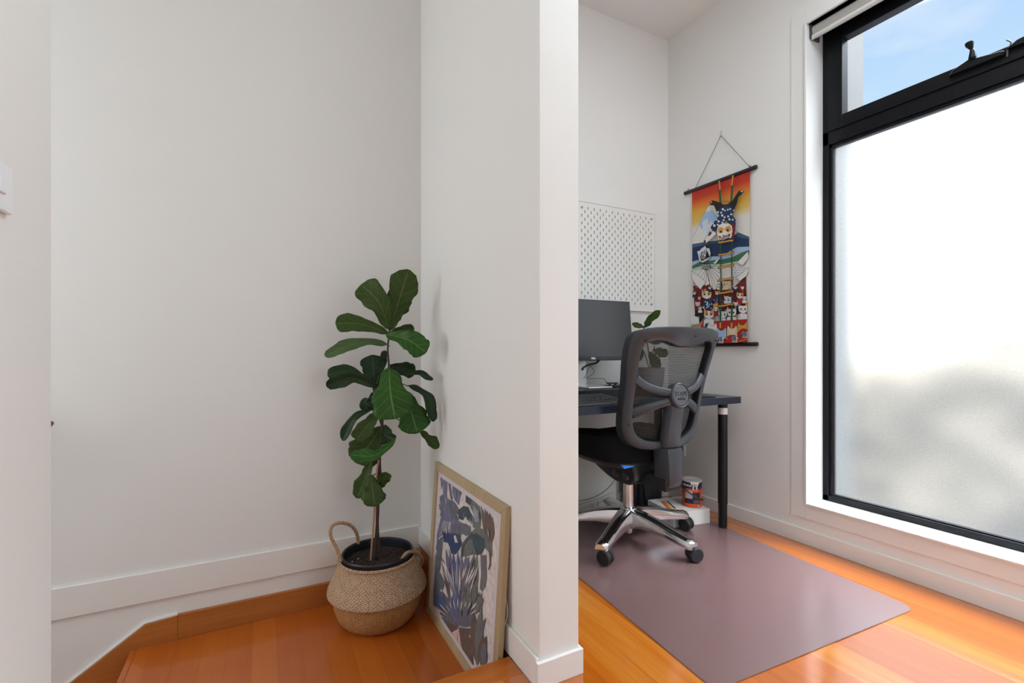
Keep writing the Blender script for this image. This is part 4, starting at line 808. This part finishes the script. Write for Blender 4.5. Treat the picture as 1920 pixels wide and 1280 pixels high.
cat(475, 905, 44, 'blue', 'white', 'ice'); cat(565, 885, 48, 'pink', 'white'); cat(680, 852, 48, 'red', 'white', None); sply(4, [(700, 800), (722, 770), (722, 830)], 'orange'); sply(4, [(280, 960), (420, 970), (560, 960), (720, 950), (720, 1130), (150, 1130), (150, 1050), (250, 1050)], 'red')
cat(338, 905, 50, 'orange', 'white', 'orange'); sply(4, [(150, 900), (240, 940), (240, 1000), (160, 1000)], 'white')
for y in (1012, 1050): sout(4, [(165, y), (260, y-14), (265, y+4), (165, y+16)], 'gold')
sply(4, [(150, 1040), (205, 1035), (205, 1062), (150, 1066)], 'sky'); dots([(300, 1000), (330, 990), (335, 1070), (305, 1075)], 305, 330, 1005, 1060, 5, 5)
def back(x, y, s, c): sout(4, [(x-s, y+s*1.4), (x-s*1.0, y), (x-s*.85, y-s*.9), (x-s*.3, y-s*.3), (x+s*.3, y-s*.3), (x+s*.85, y-s*.95), (x+s, y), (x+s, y+s*1.4)], c)
back(373, 1030, 48, 'white'); back(466, 1078, 50, 'sky'); back(572, 1058, 52, 'cream'); back(674, 1024, 50, 'gold')
for k in range(3): sln(4, [(525, 1065+22*k), (545, 1062+22*k)], .003, 'orange'); sln(4, [(600, 1060+18*k), (618, 1066+18*k)], .003, 'orange')
circ(4, 440, 1190, 66, 62, 'red'); circ(4, 575, 1170, 74, 62, 'red'); circ(4, 690, 1115, 66, 70, 'red'); sln(4, [(640, 1172), (722, 1150)], .006, 'orange'); sln(4, [(500, 1125), (530, 1150)], .004, 'gold'); sln(4, [(610, 1125), (640, 1150)], .004, 'gold')
lant = ((455, 1160), (594, 1152), (696, 1108))
for x, y in lant: sply(4, [(x-30, y-20), (x-18, y-33), (x+24, y-33), (x+32, y-18), (x+30, y+30), (x-24, y+30)], 'white')
# ladder
for xs_, w in ((462, .017), (572, .017)):
    sln(4, [(xs_, 150), (xs_-2, 560), (xs_-3, 1040)], .0075, 'black'); sln(4, [(xs_, 150), (xs_-2, 560), (xs_-3, 1040)], .0045, 'pole')
for xs_ in (447, 481, 557, 588): sln(4, [(xs_+ (8 if xs_ > 500 else -0), 190), (xs_, 440)], .0013, 'pole')
for x_ in (456, 570): sln(4, [(x_, 840), (x_-1, 1000)], .013, 'pole'); sln(4, [(x_-1, 985), (x_-2, 1040)], .011, 'gold')
for x0, y0, x1, y1 in ((450, 740, 400, 960), (585, 790, 660, 940), (470, 790, 520, 960), (560, 790, 500, 1000)): sln(4, [(x0, y0), (x1, y1)], .002)
for y in (175, 298, 425, 552, 682, 810): sout(4, [(432, y+6), (432, y+26), (500, y+14), (588, y-2), (588, y-24), (500, y-4)], 'gold', .0022); [circ(4, xx, y+(16 if xx < 500 else -8)*0.6, 9, 12, 'gold') for xx in (450, 575)]
# the climber: poles, legs, body, head hanging down
sln(3, [(534, 705), (550, 960), (546, 1130)], .013, 'black'); sln(3, [(534, 705), (550, 960), (546, 1130)], .010, 'pole'); sln(3, [(534, 705), (546, 810)], .010, 'orange')
sln(3, [(700, 640), (682, 930), (680, 1100)], .013, 'black'); sln(3, [(700, 640), (682, 930), (680, 1100)], .010, 'pole'); sln(3, [(700, 640), (688, 760)], .010, 'orange')
sply(3, [(418, 965), (450, 936), (520, 955), (600, 985), (690, 950), (720, 900), (770, 825), (810, 815), (832, 838), (800, 870), (765, 900), (745, 980), (715, 1050), (610, 1060), (510, 1090), (485, 1030), (470, 995), (430, 992)], 'black'); sout(3, [(560, 960), (640, 950), (660, 980), (600, 990), (570, 985)], 'orange')
circ(3, 440, 962, 13, 13, 'pink', False, 8); circ(3, 806, 832, 14, 10, 'mist', False, 8)
sply(3, [(500, 1085), (560, 1020), (640, 990), (700, 1030), (720, 1060), (690, 1110), (735, 1170), (720, 1240), (620, 1230), (560, 1240), (470, 1330), (430, 1260), (500, 1160), (540, 1120)], 'navy')
for x, y, r_ in ((520, 1080, 13), (560, 1085, 12), (580, 1045, 14), (605, 1060, 10), (640, 1050, 11), (668, 1042, 11), (572, 1118, 14), (600, 1140, 12), (530, 1190, 14), (505, 1170, 11), (478, 1240, 16), (460, 1215, 10), (645, 1130, 13), (660, 1165, 13), (680, 1105, 12), (590, 1175, 12), (700, 1170, 12), (575, 1205, 13), (520, 1230, 12), (712, 1060, 9)): circ(3, x, y, r_, r_, 'ice' if x % 2 else 'white', False, 8)
sout(4, [(390, 70), (420, 100), (345, 175), (315, 195), (292, 180), (300, 150), (345, 105)], 'white'); sply(4, [(352, 75), (375, 95), (350, 125), (335, 115)], 'wine'); circ(4, 303, 178, 12, 14, 'wine', False, 8)
sout(4, [(575, 0), (612, -10), (605, 80), (600, 150), (580, 155), (578, 80)], 'wine')
sout(4, [(425, 60), (440, 15), (490, -5), (540, -5), (575, 20), (582, 70), (570, 140), (548, 150), (530, 118), (485, 118), (465, 165), (440, 160), (425, 110)], 'white')
sply(4, [(432, 65), (450, 35), (490, 42), (485, 90), (445, 95)], 'gold'); sply(4, [(508, 35), (555, 20), (570, 60), (545, 90), (512, 75)], 'gold'); circ(4, 465, 82, 12, 12, 'black', False, 8); circ(4, 533, 66, 12, 12, 'black', False, 8)
sply(4, [(438, 120), (470, 130), (455, 158)], 'red'); sply(4, [(530, 110), (562, 98), (552, 142)], 'red'); sply(4, [(492, 52), (506, 52), (500, 70)], 'red'); circ(3, 622, 1200, 16, 14, 'gold')
prt = sc_.build('printed_cloth', SM, scl)
slay[0] += 2
def kanji(cx, cy, size, c, rot, nm):
    y, z = c2(4, cx, cy); Mx = Matrix.Translation(sp3(y, z)) @ Matrix.Rotation(-PI/2, 4, 'Z') @ Matrix.Rotation(PI/2, 4, 'X') @ Matrix.Rotation(rot, 4, 'Z')
    text_mesh('福', size, Mx, SM[SN.index(c)+1], nm, prt, depth=0.0001, bold=0.0004)
kanji(278, 308, 0.062, 'ice', -0.35, 'sign_character')
for x, y in lant[1:]: kanji(x, y, 0.036, 'navy', 0.1, 'lantern_character')
kanji(lant[0][0], lant[0][1], 0.036, 'navy', 0, 'lantern_character')

# ================================================================ power outlet (half behind chair)
ot = thing('power_outlet', (XW, 2.20, 0.29), 'small white power outlet low on the right study wall', 'power outlet')
MB().box(XW-0.008, XW, 2.142, 2.256, 0.285, 0.355).build('plate', PLW, ot, bevel=0.003)
MB().box(XW-0.011, XW-0.008, 2.158, 2.176, 0.325, 0.345).build('rocker', PLW, ot, bevel=0.001); MB().box(XW-0.011, XW-0.008, 2.222, 2.240, 0.325, 0.345).build('rocker', PLW, ot, bevel=0.001)

# ================================================================ things under the desk
CARD = mat('white_card', (0.72, 0.70, 0.67), 0.55)
bxM = Matrix.Translation(Vector((2.178, 1.797, MT))) @ Matrix.Rotation(math.radians(-10.0), 4, 'Z')
bx = thing('carton', (2.05, 1.9, MT), 'flat white cardboard carton on the floor by the desk leg', 'box')
MB().box(-0.235, 0, 0.004, 0.24, 0.0, 0.079, M=bxM).build('body', CARD, bx, bevel=0.0015)
MB().box(-0.237, 0.002, 0.235, 0.242, 0.02, 0.0795, M=bxM).build('lid_flap', CARD, bx, bevel=0.001)
fy = thing('leaflet', tuple(bxM @ Vector((-0.17, 0.08, 0.0795))), 'orange, black and white printed leaflet lying on the white carton', 'leaflet')
m = MB(); zf = 0.0798
def fq(x0, x1, y0, y1, mi, dz=0): m.add([bxM @ Vector((x0, y0, zf+dz)), bxM @ Vector((x1, y0, zf+dz)), bxM @ Vector((x1+.04, y1, zf+dz)), bxM @ Vector((x0+.04, y1, zf+dz))], [(0, 1, 2, 3)], mi)
m.box(-0.225, -0.11, 0.05, 0.20, 0.0792, 0.0797, 3, M=bxM); fq(-0.228, -0.21, .06, .19, 0, .0004); fq(-0.21, -0.195, .06, .19, 1, .0004); fq(-0.188, -0.178, .06, .19, 2, .0004)
m.build('sheet', [mat('leaf_orange', (0.62, 0.09, 0.015), 0.5), mat('leaf_gold', (0.65, 0.33, 0.08), 0.5), mat('leaf_black', (0.01, 0.01, 0.01), 0.5), CARD], fy)
pcn = thing('paint_tin', (2.150, 1.895, 0.0835), 'orange and black paint tin with white drips standing on the white carton', 'paint tin')
tcx, tcy, tz0 = 2.140, 1.890, MT+0.0795; TRr, THt = 0.0525, 0.148
TO = mat('tin_orange', (0.72, 0.085, 0.012), 0.35); TB = mat('tin_navy', (0.018, 0.014, 0.035), 0.35); TMt = mat('tin_metal', (0.62, 0.60, 0.57), 0.3, 0.8)
m = MB(); m.lathe([(TRr*0.97, 0), (TRr, 0.003), (TRr, 0.105), (TRr, 0.1051)], (tcx, tcy, tz0), 48, 0, False); m.lathe([(TRr, 0.105), (TRr, 0.140)], (tcx, tcy, tz0), 48, 1, False); m.lathe([(TRr*0.97, 0), (0.001, 0.001)], (tcx, tcy, tz0), 48, 0, False)
can = m.build('can', [TO, TB], pcn, smooth=True)
m = MB(); m.lathe([(TRr, 0.138), (TRr+.0022, 0.141), (TRr+.0022, 0.146), (TRr-.002, 0.148), (TRr-.006, 0.144), (TRr-.012, 0.142), (0.001, 0.143)], (tcx, tcy, tz0), 48, 0, False); m.build('lid', mat('tin_lid', (0.60, 0.585, 0.55), 0.4, 0.3), pcn, smooth=True)
thc = math.atan2(-tcy, -tcx)   # side of the tin turned to the room
def wrap(a0, a1, z0, z1, dr=0.0006, n=10, mi=0, mb=None):
    mb = mb or MB(); vs = []
    for i in range(n+1):
        a = thc+a0+(a1-a0)*i/n
        for z in (z0, z1): vs.append((tcx+(TRr+dr)*math.cos(a), tcy+(TRr+dr)*math.sin(a), tz0+z))
    mb.add(vs, [(2*i, 2*i+2, 2*i+3, 2*i+1) for i in range(n)], mi); return mb
m = wrap(-.75, .85, 0.022, 0.085, mi=0); wrap(-.72, .05, 0.05, 0.095, 0.0010, mi=1, mb=m); wrap(.35, 1.1, 0.10, 0.106, .0010, mi=2, mb=m); wrap(-.75, .8, 0.046, 0.05, .0012, mi=0, mb=m); wrap(.55, .85, 0.008, 0.013, .001, mi=1, mb=m); wrap(.15, .8, 0.026, 0.042, .0011, mi=3, mb=m)
m.build('label', [TB, mat('label_white', (0.55, 0.52, 0.52), 0.5), mat('label_red', (0.35, 0.01, 0.01), 0.5), mat('label_slate', (0.10, 0.09, 0.14), 0.5)], can, smooth=True)
m = wrap(-.15, .75, 0.132, 0.1405, .0016)
for a, z, w in ((.12, .098, .10), (.30, .116, .08), (.48, .100, .12), (.6, .122, .06), (-.05, .124, .07)): wrap(a-w/2, a+w/2, z, 0.134, .0018, 3, mb=m)
m.build('paint_drips', mat('paint_white', (0.78, 0.76, 0.73), 0.3), can, smooth=True)
cc = Vector((math.cos(thc-.45), math.sin(thc-.45), 0)); pos = Vector((tcx, tcy, tz0+0.122))+cc*(TRr+0.0012)
Mt = Matrix.Translation(pos) @ Matrix(((-cc.y, 0, cc.x, 0), (cc.x, 0, cc.y, 0), (0, 1, 0, 0), (0, 0, 0, 1)))
text_mesh('Dulux', 0.019, Mt, mat('label_text', (0.7, 0.7, 0.72), 0.5), 'lettering', can, bold=0.0003)
m = MB(); hpts = []
for k in range(15):
    a = -1.45+2.9*k/14; ang = thc+a; rr = TRr+0.006; hpts.append((tcx+rr*math.cos(ang), tcy+rr*math.sin(ang), tz0+0.075-0.035*math.sin(a)*1.0+0.0))
m.tube(hpts, [0.002]+[0.0065]*13+[0.002], 8, flat=0.35); m.build('handle', mat('bail_plastic', (0.02, 0.016, 0.018), 0.5), pcn, smooth=True)
# black bag
bg = thing('backpack', (2.045, 2.16, 0.0), 'slumped black bag on the floor under the desk behind the chair', 'bag')
BGM = mat('bag_black', (0.009, 0.010, 0.014), 0.6, bump=(40, 0.5))
def rbox(cx, cy, z0, sx_, sy_, sz_, pw=0.35, n=24, mm=10, tilt=0.0, bulge=0.0):
    rings = []
    for i in range(mm+1):
        a = -PI/2+PI*i/mm; cz_ = math.copysign(abs(math.sin(a))**pw, math.sin(a)); cr_ = max(abs(math.cos(a))**pw, .02)
        rg = []
        for k in range(n):
            t = 2*PI*k/n; x = math.copysign(abs(math.cos(t))**pw, math.cos(t)); y = math.copysign(abs(math.sin(t))**pw, math.sin(t))
            z = z0+sz_*(cz_+1)/2; kk = 1+bulge*(1-cz_**2)
            rg.append(Vector((cx+x*cr_*sx_/2*kk+tilt*(z-z0), cy+y*cr_*sy_/2*kk, z)))
        rings.append(rg)
    return MB().loft(rings)
rbox(2.045, 2.19, 0.0, 0.215, 0.13, 0.36, 0.5, bulge=0.04).build('body', BGM, bg, smooth=True)
rbox(2.04, 2.12, MT, 0.17, 0.05, 0.20, 0.5).build('pocket', BGM, bg, smooth=True)
m = MB(); m.tube(crom([(1.99, 2.10, .30), (1.96, 2.085, .2), (1.97, 2.085, .08), (1.99, 2.09, .02)], 6), 0.011, 8, flat=0.3); m.build('strap', BGM, bg, smooth=True)
# white padded ottoman
of = thing('floor_cushion', (1.62, 2.24, 0.0), 'pale grey vinyl floor cushion propped against the wall under the desk', 'cushion')
OFM = mat('cushion_vinyl', (0.56, 0.56, 0.52), 0.45, spec=0.4)
rbox(1.62, 2.2375, 0.0005, 0.50, 0.070, 0.41, 0.30, n=40, mm=16, bulge=0.0).build('pad', OFM, of, smooth=True)
PIP = mat('piping_grey', (0.25, 0.24, 0.22), 0.6)
m = MB(); m.tube(crom([(1.868, 2.212, .215), (1.83, 2.204, .17), (1.77, 2.2025, .13), (1.69, 2.2025, .105), (1.60, 2.2025, .10), (1.42, 2.2025, .10)], 6), 0.0035, 6); m.build('piping', PIP, of, smooth=True)
m = MB(); m.tube(crom([(1.866, 2.212, .118), (1.80, 2.2025, .108), (1.70, 2.2025, .09), (1.55, 2.2025, .078), (1.42, 2.2025, .075)], 6), 0.0018, 6); m.build('seam', PIP, of, smooth=True)
# crumpled white plastic bag
random.seed(9); m = rbox(1.66, 2.115, MT, 0.11, 0.08, 0.105, 0.8, n=22, mm=12)
m.v = [p+Vector((random.uniform(-.007, .007), random.uniform(-.007, .007), random.uniform(-.006, .006) if p.z > 0.012 else 0)) for p in m.v]
tag(m.build('crumpled_bag', mat('bag_white', (0.55, 0.54, 0.51), 0.5), smooth=False, loc=(1.66, 2.115, MT)), 'crumpled pale plastic bag on the floor mat behind the chair post', 'bag')

# ================================================================ office chair
CC = Vector((1.639, 1.85, MT)); och = thing('office_chair', CC, 'black mesh-back office chair on a polished five-star base at the desk', 'office chair')
GRY = mat('chair_grey_plastic', (0.038, 0.041, 0.049), 0.36, spec=0.5, bump=(400, 0.06)); BLP = mat('chair_black_plastic', (0.012, 0.012, 0.014), 0.45); CHR = mat('polished_aluminium', (0.72, 0.72, 0.74), 0.13, 1.0); CHS = mat('brushed_chrome', (0.70, 0.66, 0.63), 0.25, 1.0)
FAB = mat('seat_fabric', (0.006, 0.006, 0.007), 0.9, spec=0.2, bump=(500, 0.3)); SCRW = mat('screw_black', (0.004, 0.004, 0.005), 0.5)
def cp(x, y, z): return CC+Vector((x, y, z))
# base
m = MB(); m.lathe([(0.018, 0.052), (0.044, 0.070), (0.052, 0.11), (0.050, 0.145), (0.042, 0.160), (0.028, 0.164)], CC, 32); m.build('base_hub', CHR, och, smooth=True)
PH0 = math.radians(-79)
cast = [75, 15, 40, 60, 21]
prof = [(0.01, .157, .070, .040), (0.05, .156, .072, .038), (0.10, .151, .082, .034), (0.16, .140, .083, .031), (0.22, .124, .078, .0295), (0.28, .110, .070, .029), (0.33, .101, .064, .0285), (0.353, .098, .061, .027), (0.363, .090, .061, .022)]
for k in range(5):
    a = PH0+k*2*PI/5; Rz = Matrix.Rotation(a, 4, 'Z'); rings = []
    for r_, zt, zb, w in prof:
        w *= 1.12
        sec = [(-w, zb), (-w*1.02, (zt+zb)/2), (-w*.85, zt-.008), (-w*.45, zt-.001), (0, zt), (w*.45, zt-.001), (w*.85, zt-.008), (w*1.02, (zt+zb)/2), (w, zb), (w*.5, zb+.006), (-w*.5, zb+.006)]
        rings.append([CC+Rz @ Vector((r_, y, z)) for y, z in sec])
    lg = MB().loft(rings).build('base_leg', CHR, och, smooth=True, bevel=0.0)
    ca = math.radians(cast[k]); cen = CC+Rz @ Vector((0.343, 0, 0)); ax_ = Vector((math.cos(ca), math.sin(ca), 0)); fw_ = Vector((-ax_.y, ax_.x, 0)); R_ = 0.0335
    m = MB(); wc0 = cen-fw_*0.018+Vector((0, 0, R_))
    for s_ in (-1, 1):
        for (o1, r1), (o2, r2) in (((.0055, R_*.92), (.0075, R_)), ((.0075, R_), (.022, R_)), ((.022, R_), (.027, R_*.88)), ((.027, R_*.88), (.0285, R_*.3))): m.tube([wc0+ax_*s_*o1, wc0+ax_*s_*o2], [r1, r2], 28)
    m.tube([cen+Vector((0, 0, .045)), cen+Vector((0, 0, .072))], 0.011, 14); m.tube([wc0-ax_*.007+Vector((0, 0, .0)), wc0+ax_*.007], R_*.85, 20)
    m.build('caster', RUB, lg, smooth=False, bevel=0.0)
m = MB(); m.cyl(cp(0, 0, .15), cp(0, 0, .33), 0.0255, n=32); m.cyl(cp(0, 0, .030), cp(0, 0, .07), 0.019, .021, n=24); m.build('gas_cylinder', CHS, och, smooth=True)
# mechanism
m = MB()
m.loft([[cp(x*w, y0+y*l, z) for x, y in ((-1, -1), (-.8, -1.05), (.8, -1.05), (1, -1), (1, 1), (.7, 1.1), (-.7, 1.1), (-1, 1))] for z, w, l, y0 in ((.285, .045, .05, 0), (.31, .07, .09, -.01), (.34, .09, .13, -.01), (.375, .11, .16, 0), (.41, .13, .17, 0))])
m.box(CC.x-.05, CC.x+.05, CC.y-.30, CC.y-.10, CC.z+.315, CC.z+.375)
mech = m.build('tilt_mechanism', BLP, och, bevel=0.006)
for yy in (-.02, -.09): m = MB(); m.lathe([(.018, 0), (.020, .01), (.018, .018), (.008, .02)], (0, 0, 0), 18, M=Matrix.Translation(cp(-.088, yy, .345)) @ Matrix.Rotation(-PI/2, 4, 'Y')); m.build('knob', mat('knob_dark', (0.03, 0.03, 0.032), 0.4), mech, smooth=True)
m = MB(); m.tube([cp(.09, 0, .355), cp(.17, -.01, .35), cp(.26, -.02, .345)], .005, 8); m.tube([cp(.23, -.02, .345), cp(.29, -.02, .343)], .009, 8, flat=.5); m.build('lever', BLP, mech, smooth=True)
# seat
def seat_ring(z, k, dy=0):
    out = []
    for i in range(44):
        t = 2*PI*i/44; x = math.copysign(abs(math.cos(t))**.55, math.cos(t)); y = math.copysign(abs(math.sin(t))**.55, math.sin(t)); Y_ = y*.235*k+.03+dy
        zz_ = z-(0.028*max(0, (Y_-.12)/.15)**2 if z > .45 else 0)+0.018*abs(x)**3*(z > .5)
        out.append(cp(x*.25*k, Y_, zz_))
    return out
m = MB(); m.loft([seat_ring(.425, .90), seat_ring(.432, .97), seat_ring(.46, 1.0), seat_ring(.50, 1.0), seat_ring(.525, .97), seat_ring(.537, .88), seat_ring(.535, .6), seat_ring(.53, .25)]); m.build('seat', FAB, och, smooth=True)
m = MB(); m.loft([seat_ring(.395, .55), seat_ring(.403, .85), seat_ring(.420, .93), seat_ring(.430, .94)]); m.build('seat_pan', BLP, och, smooth=True)
def atY(u, v, y): r = ray(u, v); return CAM+r*(y/r.y)
tp = [atY(1167, 872.5, CC.y-.222), atY(1190, 874, CC.y-.222), atY(1171, 879, CC.y-.222)]; m = MB(); m.add(tp+[p+Vector((0, .012, 0)) for p in tp], [(0, 1, 2), (5, 4, 3), (0, 3, 4, 1), (1, 4, 5, 2), (2, 5, 3, 0)]); m.build('blue_tag', mat('tag_blue', (0.02, 0.20, 0.70), 0.4), och)
# backrest
def yb(z): # recline and lumbar curve
    k = (z-0.50)/0.55; return -0.262-0.055*k-0.085*k*k+0.0*k
def bs(x, z, d=0.0, wrap_=0.95): return cp(x, yb(z)+wrap_*x*x+d, z)
OUT = [(0, 1.048), (.10, 1.048), (.19, 1.043), (.246, 1.026), (.259, .985), (.254, .90), (.243, .82), (.238, .74), (.236, .66), (.230, .60), (.208, .545), (.165, .515), (.09, .502), (0, .50)]
INN = [(0, .962), (.055, .968), (.11, .985), (.16, .990), (.203, .975), (.212, .93), (.207, .85), (.203, .78), (.201, .70), (.193, .63), (.172, .578), (.13, .550), (.07, .538), (0, .535)]
def loop2(h): return h+[(-x, z) for x, z in h[-2:0:-1]]
o_ = crom([(x, z, 0) for x, z in loop2(OUT)], 4, True); i_ = crom([(x, z, 0) for x, z in loop2(INN)], 4, True); nO = len(o_)
# cross-section around the ring: outer edge, back face, inner edge, front face
secs = []
for k in range(nO):
    a, b = o_[k], i_[k]; L_ = lambda t: (a.x+(b.x-a.x)*t, a.y+(b.y-a.y)*t)
    secs.append([bs(*L_(0.03), .048), bs(*L_(-.03), .006), bs(*L_(.04), -.006), bs(*L_(.3), -.011), bs(*L_(.7), -.009), bs(*L_(.95), -.004), bs(*L_(1.0), .004), bs(*L_(.96), .036), bs(*L_(.5), .040)])
m = MB(); m.loft(secs, cap=False, loop=True)
m.m = [1 if (q % 9) in (0, 6, 7, 8) else 0 for q in range(len(m.f))]
bf = m.build('backrest_frame', [GRY, BLP], och, smooth=True)
# x arms and spine of the back frame
def strap_(path, wid, th=0.009):
    P_ = crom([Vector(p) for p in path], 6); n_ = len(P_); rg = []
    for i, p in enumerate(P_):
        d = (P_[min(i+1, n_-1)]-P_[max(i-1, 0)]); d.y = 0; d.normalize(); sd = Vector((-d.z, 0, d.x)); w = wid[0]+(wid[1]-wid[0])*i/(n_-1)
        rg.append([p+sd*w/2+Vector((0, .008, 0)), p+sd*w/2*.85-Vector((0, th*.4, 0)), p+sd*w*.2-Vector((0, th, 0)), p-sd*w*.2-Vector((0, th, 0)), p-sd*w/2*.85-Vector((0, th*.4, 0)), p-sd*w/2+Vector((0, .008, 0))])
    return rg
HZ = 0.748; m = MB()
hubp = bs(0, HZ, -.030)
for s_ in (-1, 1):
    m.loft(strap_([bs(s_*.207, .828, .004), bs(s_*.16, .793, -.004), bs(s_*.10, .772, -.014), bs(s_*.03, .762, -.026)], (.046, .034)))
    m.loft(strap_([bs(s_*.200, .668, .004), bs(s_*.15, .690, -.006), bs(s_*.09, .712, -.016), bs(s_*.03, .728, -.026)], (.050, .036)))
m.build('cross_arms', GRY, och, smooth=True, bevel=0.0)
m = MB(); rg = []
for z, w, d in ((.755, .047, -.018), (.70, .047, -.022), (.64, .046, -.024), (.58, .047, -.026), (.535, .049, -.026), (.512, .049, -.022)):
    c = bs(0, z, d); rg.append([c+Vector((x*w, y, 0)) for x, y in ((-1, .03), (-1, .004), (-.8, -.010), (-.3, -.014), (.3, -.014), (.8, -.010), (1, .004), (1, .03))])
m.loft(rg); m.build('spine', GRY, och, smooth=True)
m = MB(); rg = []
for z, w, y, d in ((.508, .050, -.296, 1), (.48, .0495, -.300, 1), (.42, .048, -.304, 1), (.37, .047, -.304, 1), (.345, .045, -.300, .95), (.333, .040, -.294, .8), (.328, .030, -.285, .5)):
    rg.append([cp(xx*w, y+yy_*d, z) for xx, yy_ in ((-1, .075), (-1, .008), (-.85, -.010), (-.4, -.018), (.4, -.018), (.85, -.010), (1, .008), (1, .075))])
m.loft(rg); m.build('lumbar_bracket_cover', GRY, och, smooth=True)
# hub badge
nb = Vector((0, -1, 0.12)).normalized(); bxv = Vector((1, 0, 0)); byv = nb.cross(bxv).normalized()*1; 
Mb = Matrix(((bxv.x, byv.x, nb.x, 0), (bxv.y, byv.y, nb.y, 0), (bxv.z, byv.z, nb.z, 0), (0, 0, 0, 1))); hc = bs(0, HZ, -.018)
Mb = Matrix.Translation(hc) @ Mb
m = MB(); m.lathe([(.057, -.012), (.057, .014), (.0555, .019), (.052, .021), (.0495, .0195), (.0485, .0170)], (0, 0, 0), 40, M=Mb); hubo = m.build('hub_ring', GRY, och, smooth=True, bevel=0)
m = MB(); m.lathe([(.047, .010), (.047, .0178), (.0445, .0198), (.0005, .0203)], (0, 0, 0), 40, M=Mb); bd = m.build('badge', mat('badge_grey', (0.075, 0.08, 0.09), 0.4), hubo, smooth=True)
sgn = 1
text_mesh('ETAPS', 0.026, Mb @ Matrix.Translation(Vector((0, .006, .0205))), SCRW, 'badge_lettering', bd, bold=0.0002, depth=0.0003)
text_mesh('seating', 0.017, Mb @ Matrix.Translation(Vector((0, -.014, .0205))), SCRW, 'badge_lettering', bd, bold=0.0003, depth=0.0003)
m = MB(); m.ell(Mb @ Vector((0, -.005, .0205)), .002, .002, .0015, 8, 5); m.build('badge_dot', SCRW, bd)
for (x, z) in ((0.03, 1.012), (-.21, .99), (.222, .995), (-.215, .62)):
    m = MB(); c = bs(x, z, -.0135); m.cyl(c+Vector((0, .004, 0)), c+Vector((0, -.0005, 0)), 0.0045, n=12); m.build('screw', SCRW, bf)
# mesh fabric: fine horizontal ribs you see through
def meshmat():
    m = bpy.data.materials.new('back_mesh'); m.use_nodes = True; t = m.node_tree; t.nodes.clear(); N = t.nodes.new; L = t.links.new
    o = N('ShaderNodeOutputMaterial'); tr = N('ShaderNodeBsdfTransparent'); d = N('ShaderNodeBsdfPrincipled'); d.inputs['Base Color'].default_value = (0.035, 0.032, 0.032, 1); d.inputs['Roughness'].default_value = 0.6
    tcn = N('ShaderNodeTexCoord'); sp = N('ShaderNodeSeparateXYZ'); L(tcn.outputs['Object'], sp.inputs[0])
    a = N('ShaderNodeMath'); a.operation = 'MULTIPLY'; a.inputs[1].default_value = 2*PI/0.0062; L(sp.outputs[2], a.inputs[0]); s = N('ShaderNodeMath'); s.operation = 'SINE'; L(a.outputs[0], s.inputs[0])
    mr = N('ShaderNodeMapRange'); mr.inputs[1].default_value = -0.5; mr.inputs[2].default_value = 0.5; mr.inputs[3].default_value = 0.46; mr.inputs[4].default_value = 0.88; L(s.outputs[0], mr.inputs[0])
    mx = N('ShaderNodeMixShader'); L(mr.outputs[0], mx.inputs[0]); L(tr.outputs[0], mx.inputs[1]); L(d.outputs[0], mx.inputs[2]); L(mx.outputs[0], o.inputs[0]); return m
m = MB(); NXm, NZm = 14, 30; vs = []
half = nO//2
def inn_at(t): # right-hand inner outline, t 0 top .. 1 bottom
    f = t*(half); k = int(min(f, half-1)); q = f-k; a, b = i_[k], i_[(k+1) % nO]; return a.x+(b.x-a.x)*q, a.y+(b.y-a.y)*q
for j in range(NZm+1):
    hx, hz = inn_at(j/NZm)
    for i in range(NXm+1):
        s_ = -1+2*i/NXm; x = hx*s_*1.02; vs.append(bs(x, hz, .034-0.012*(1-s_*s_)))
m.add(vs, [(j*(NXm+1)+i, j*(NXm+1)+i+1, (j+1)*(NXm+1)+i+1, (j+1)*(NXm+1)+i) for j in range(NZm) for i in range(NXm)]); m.build('mesh_panel', meshmat(), och, smooth=True)
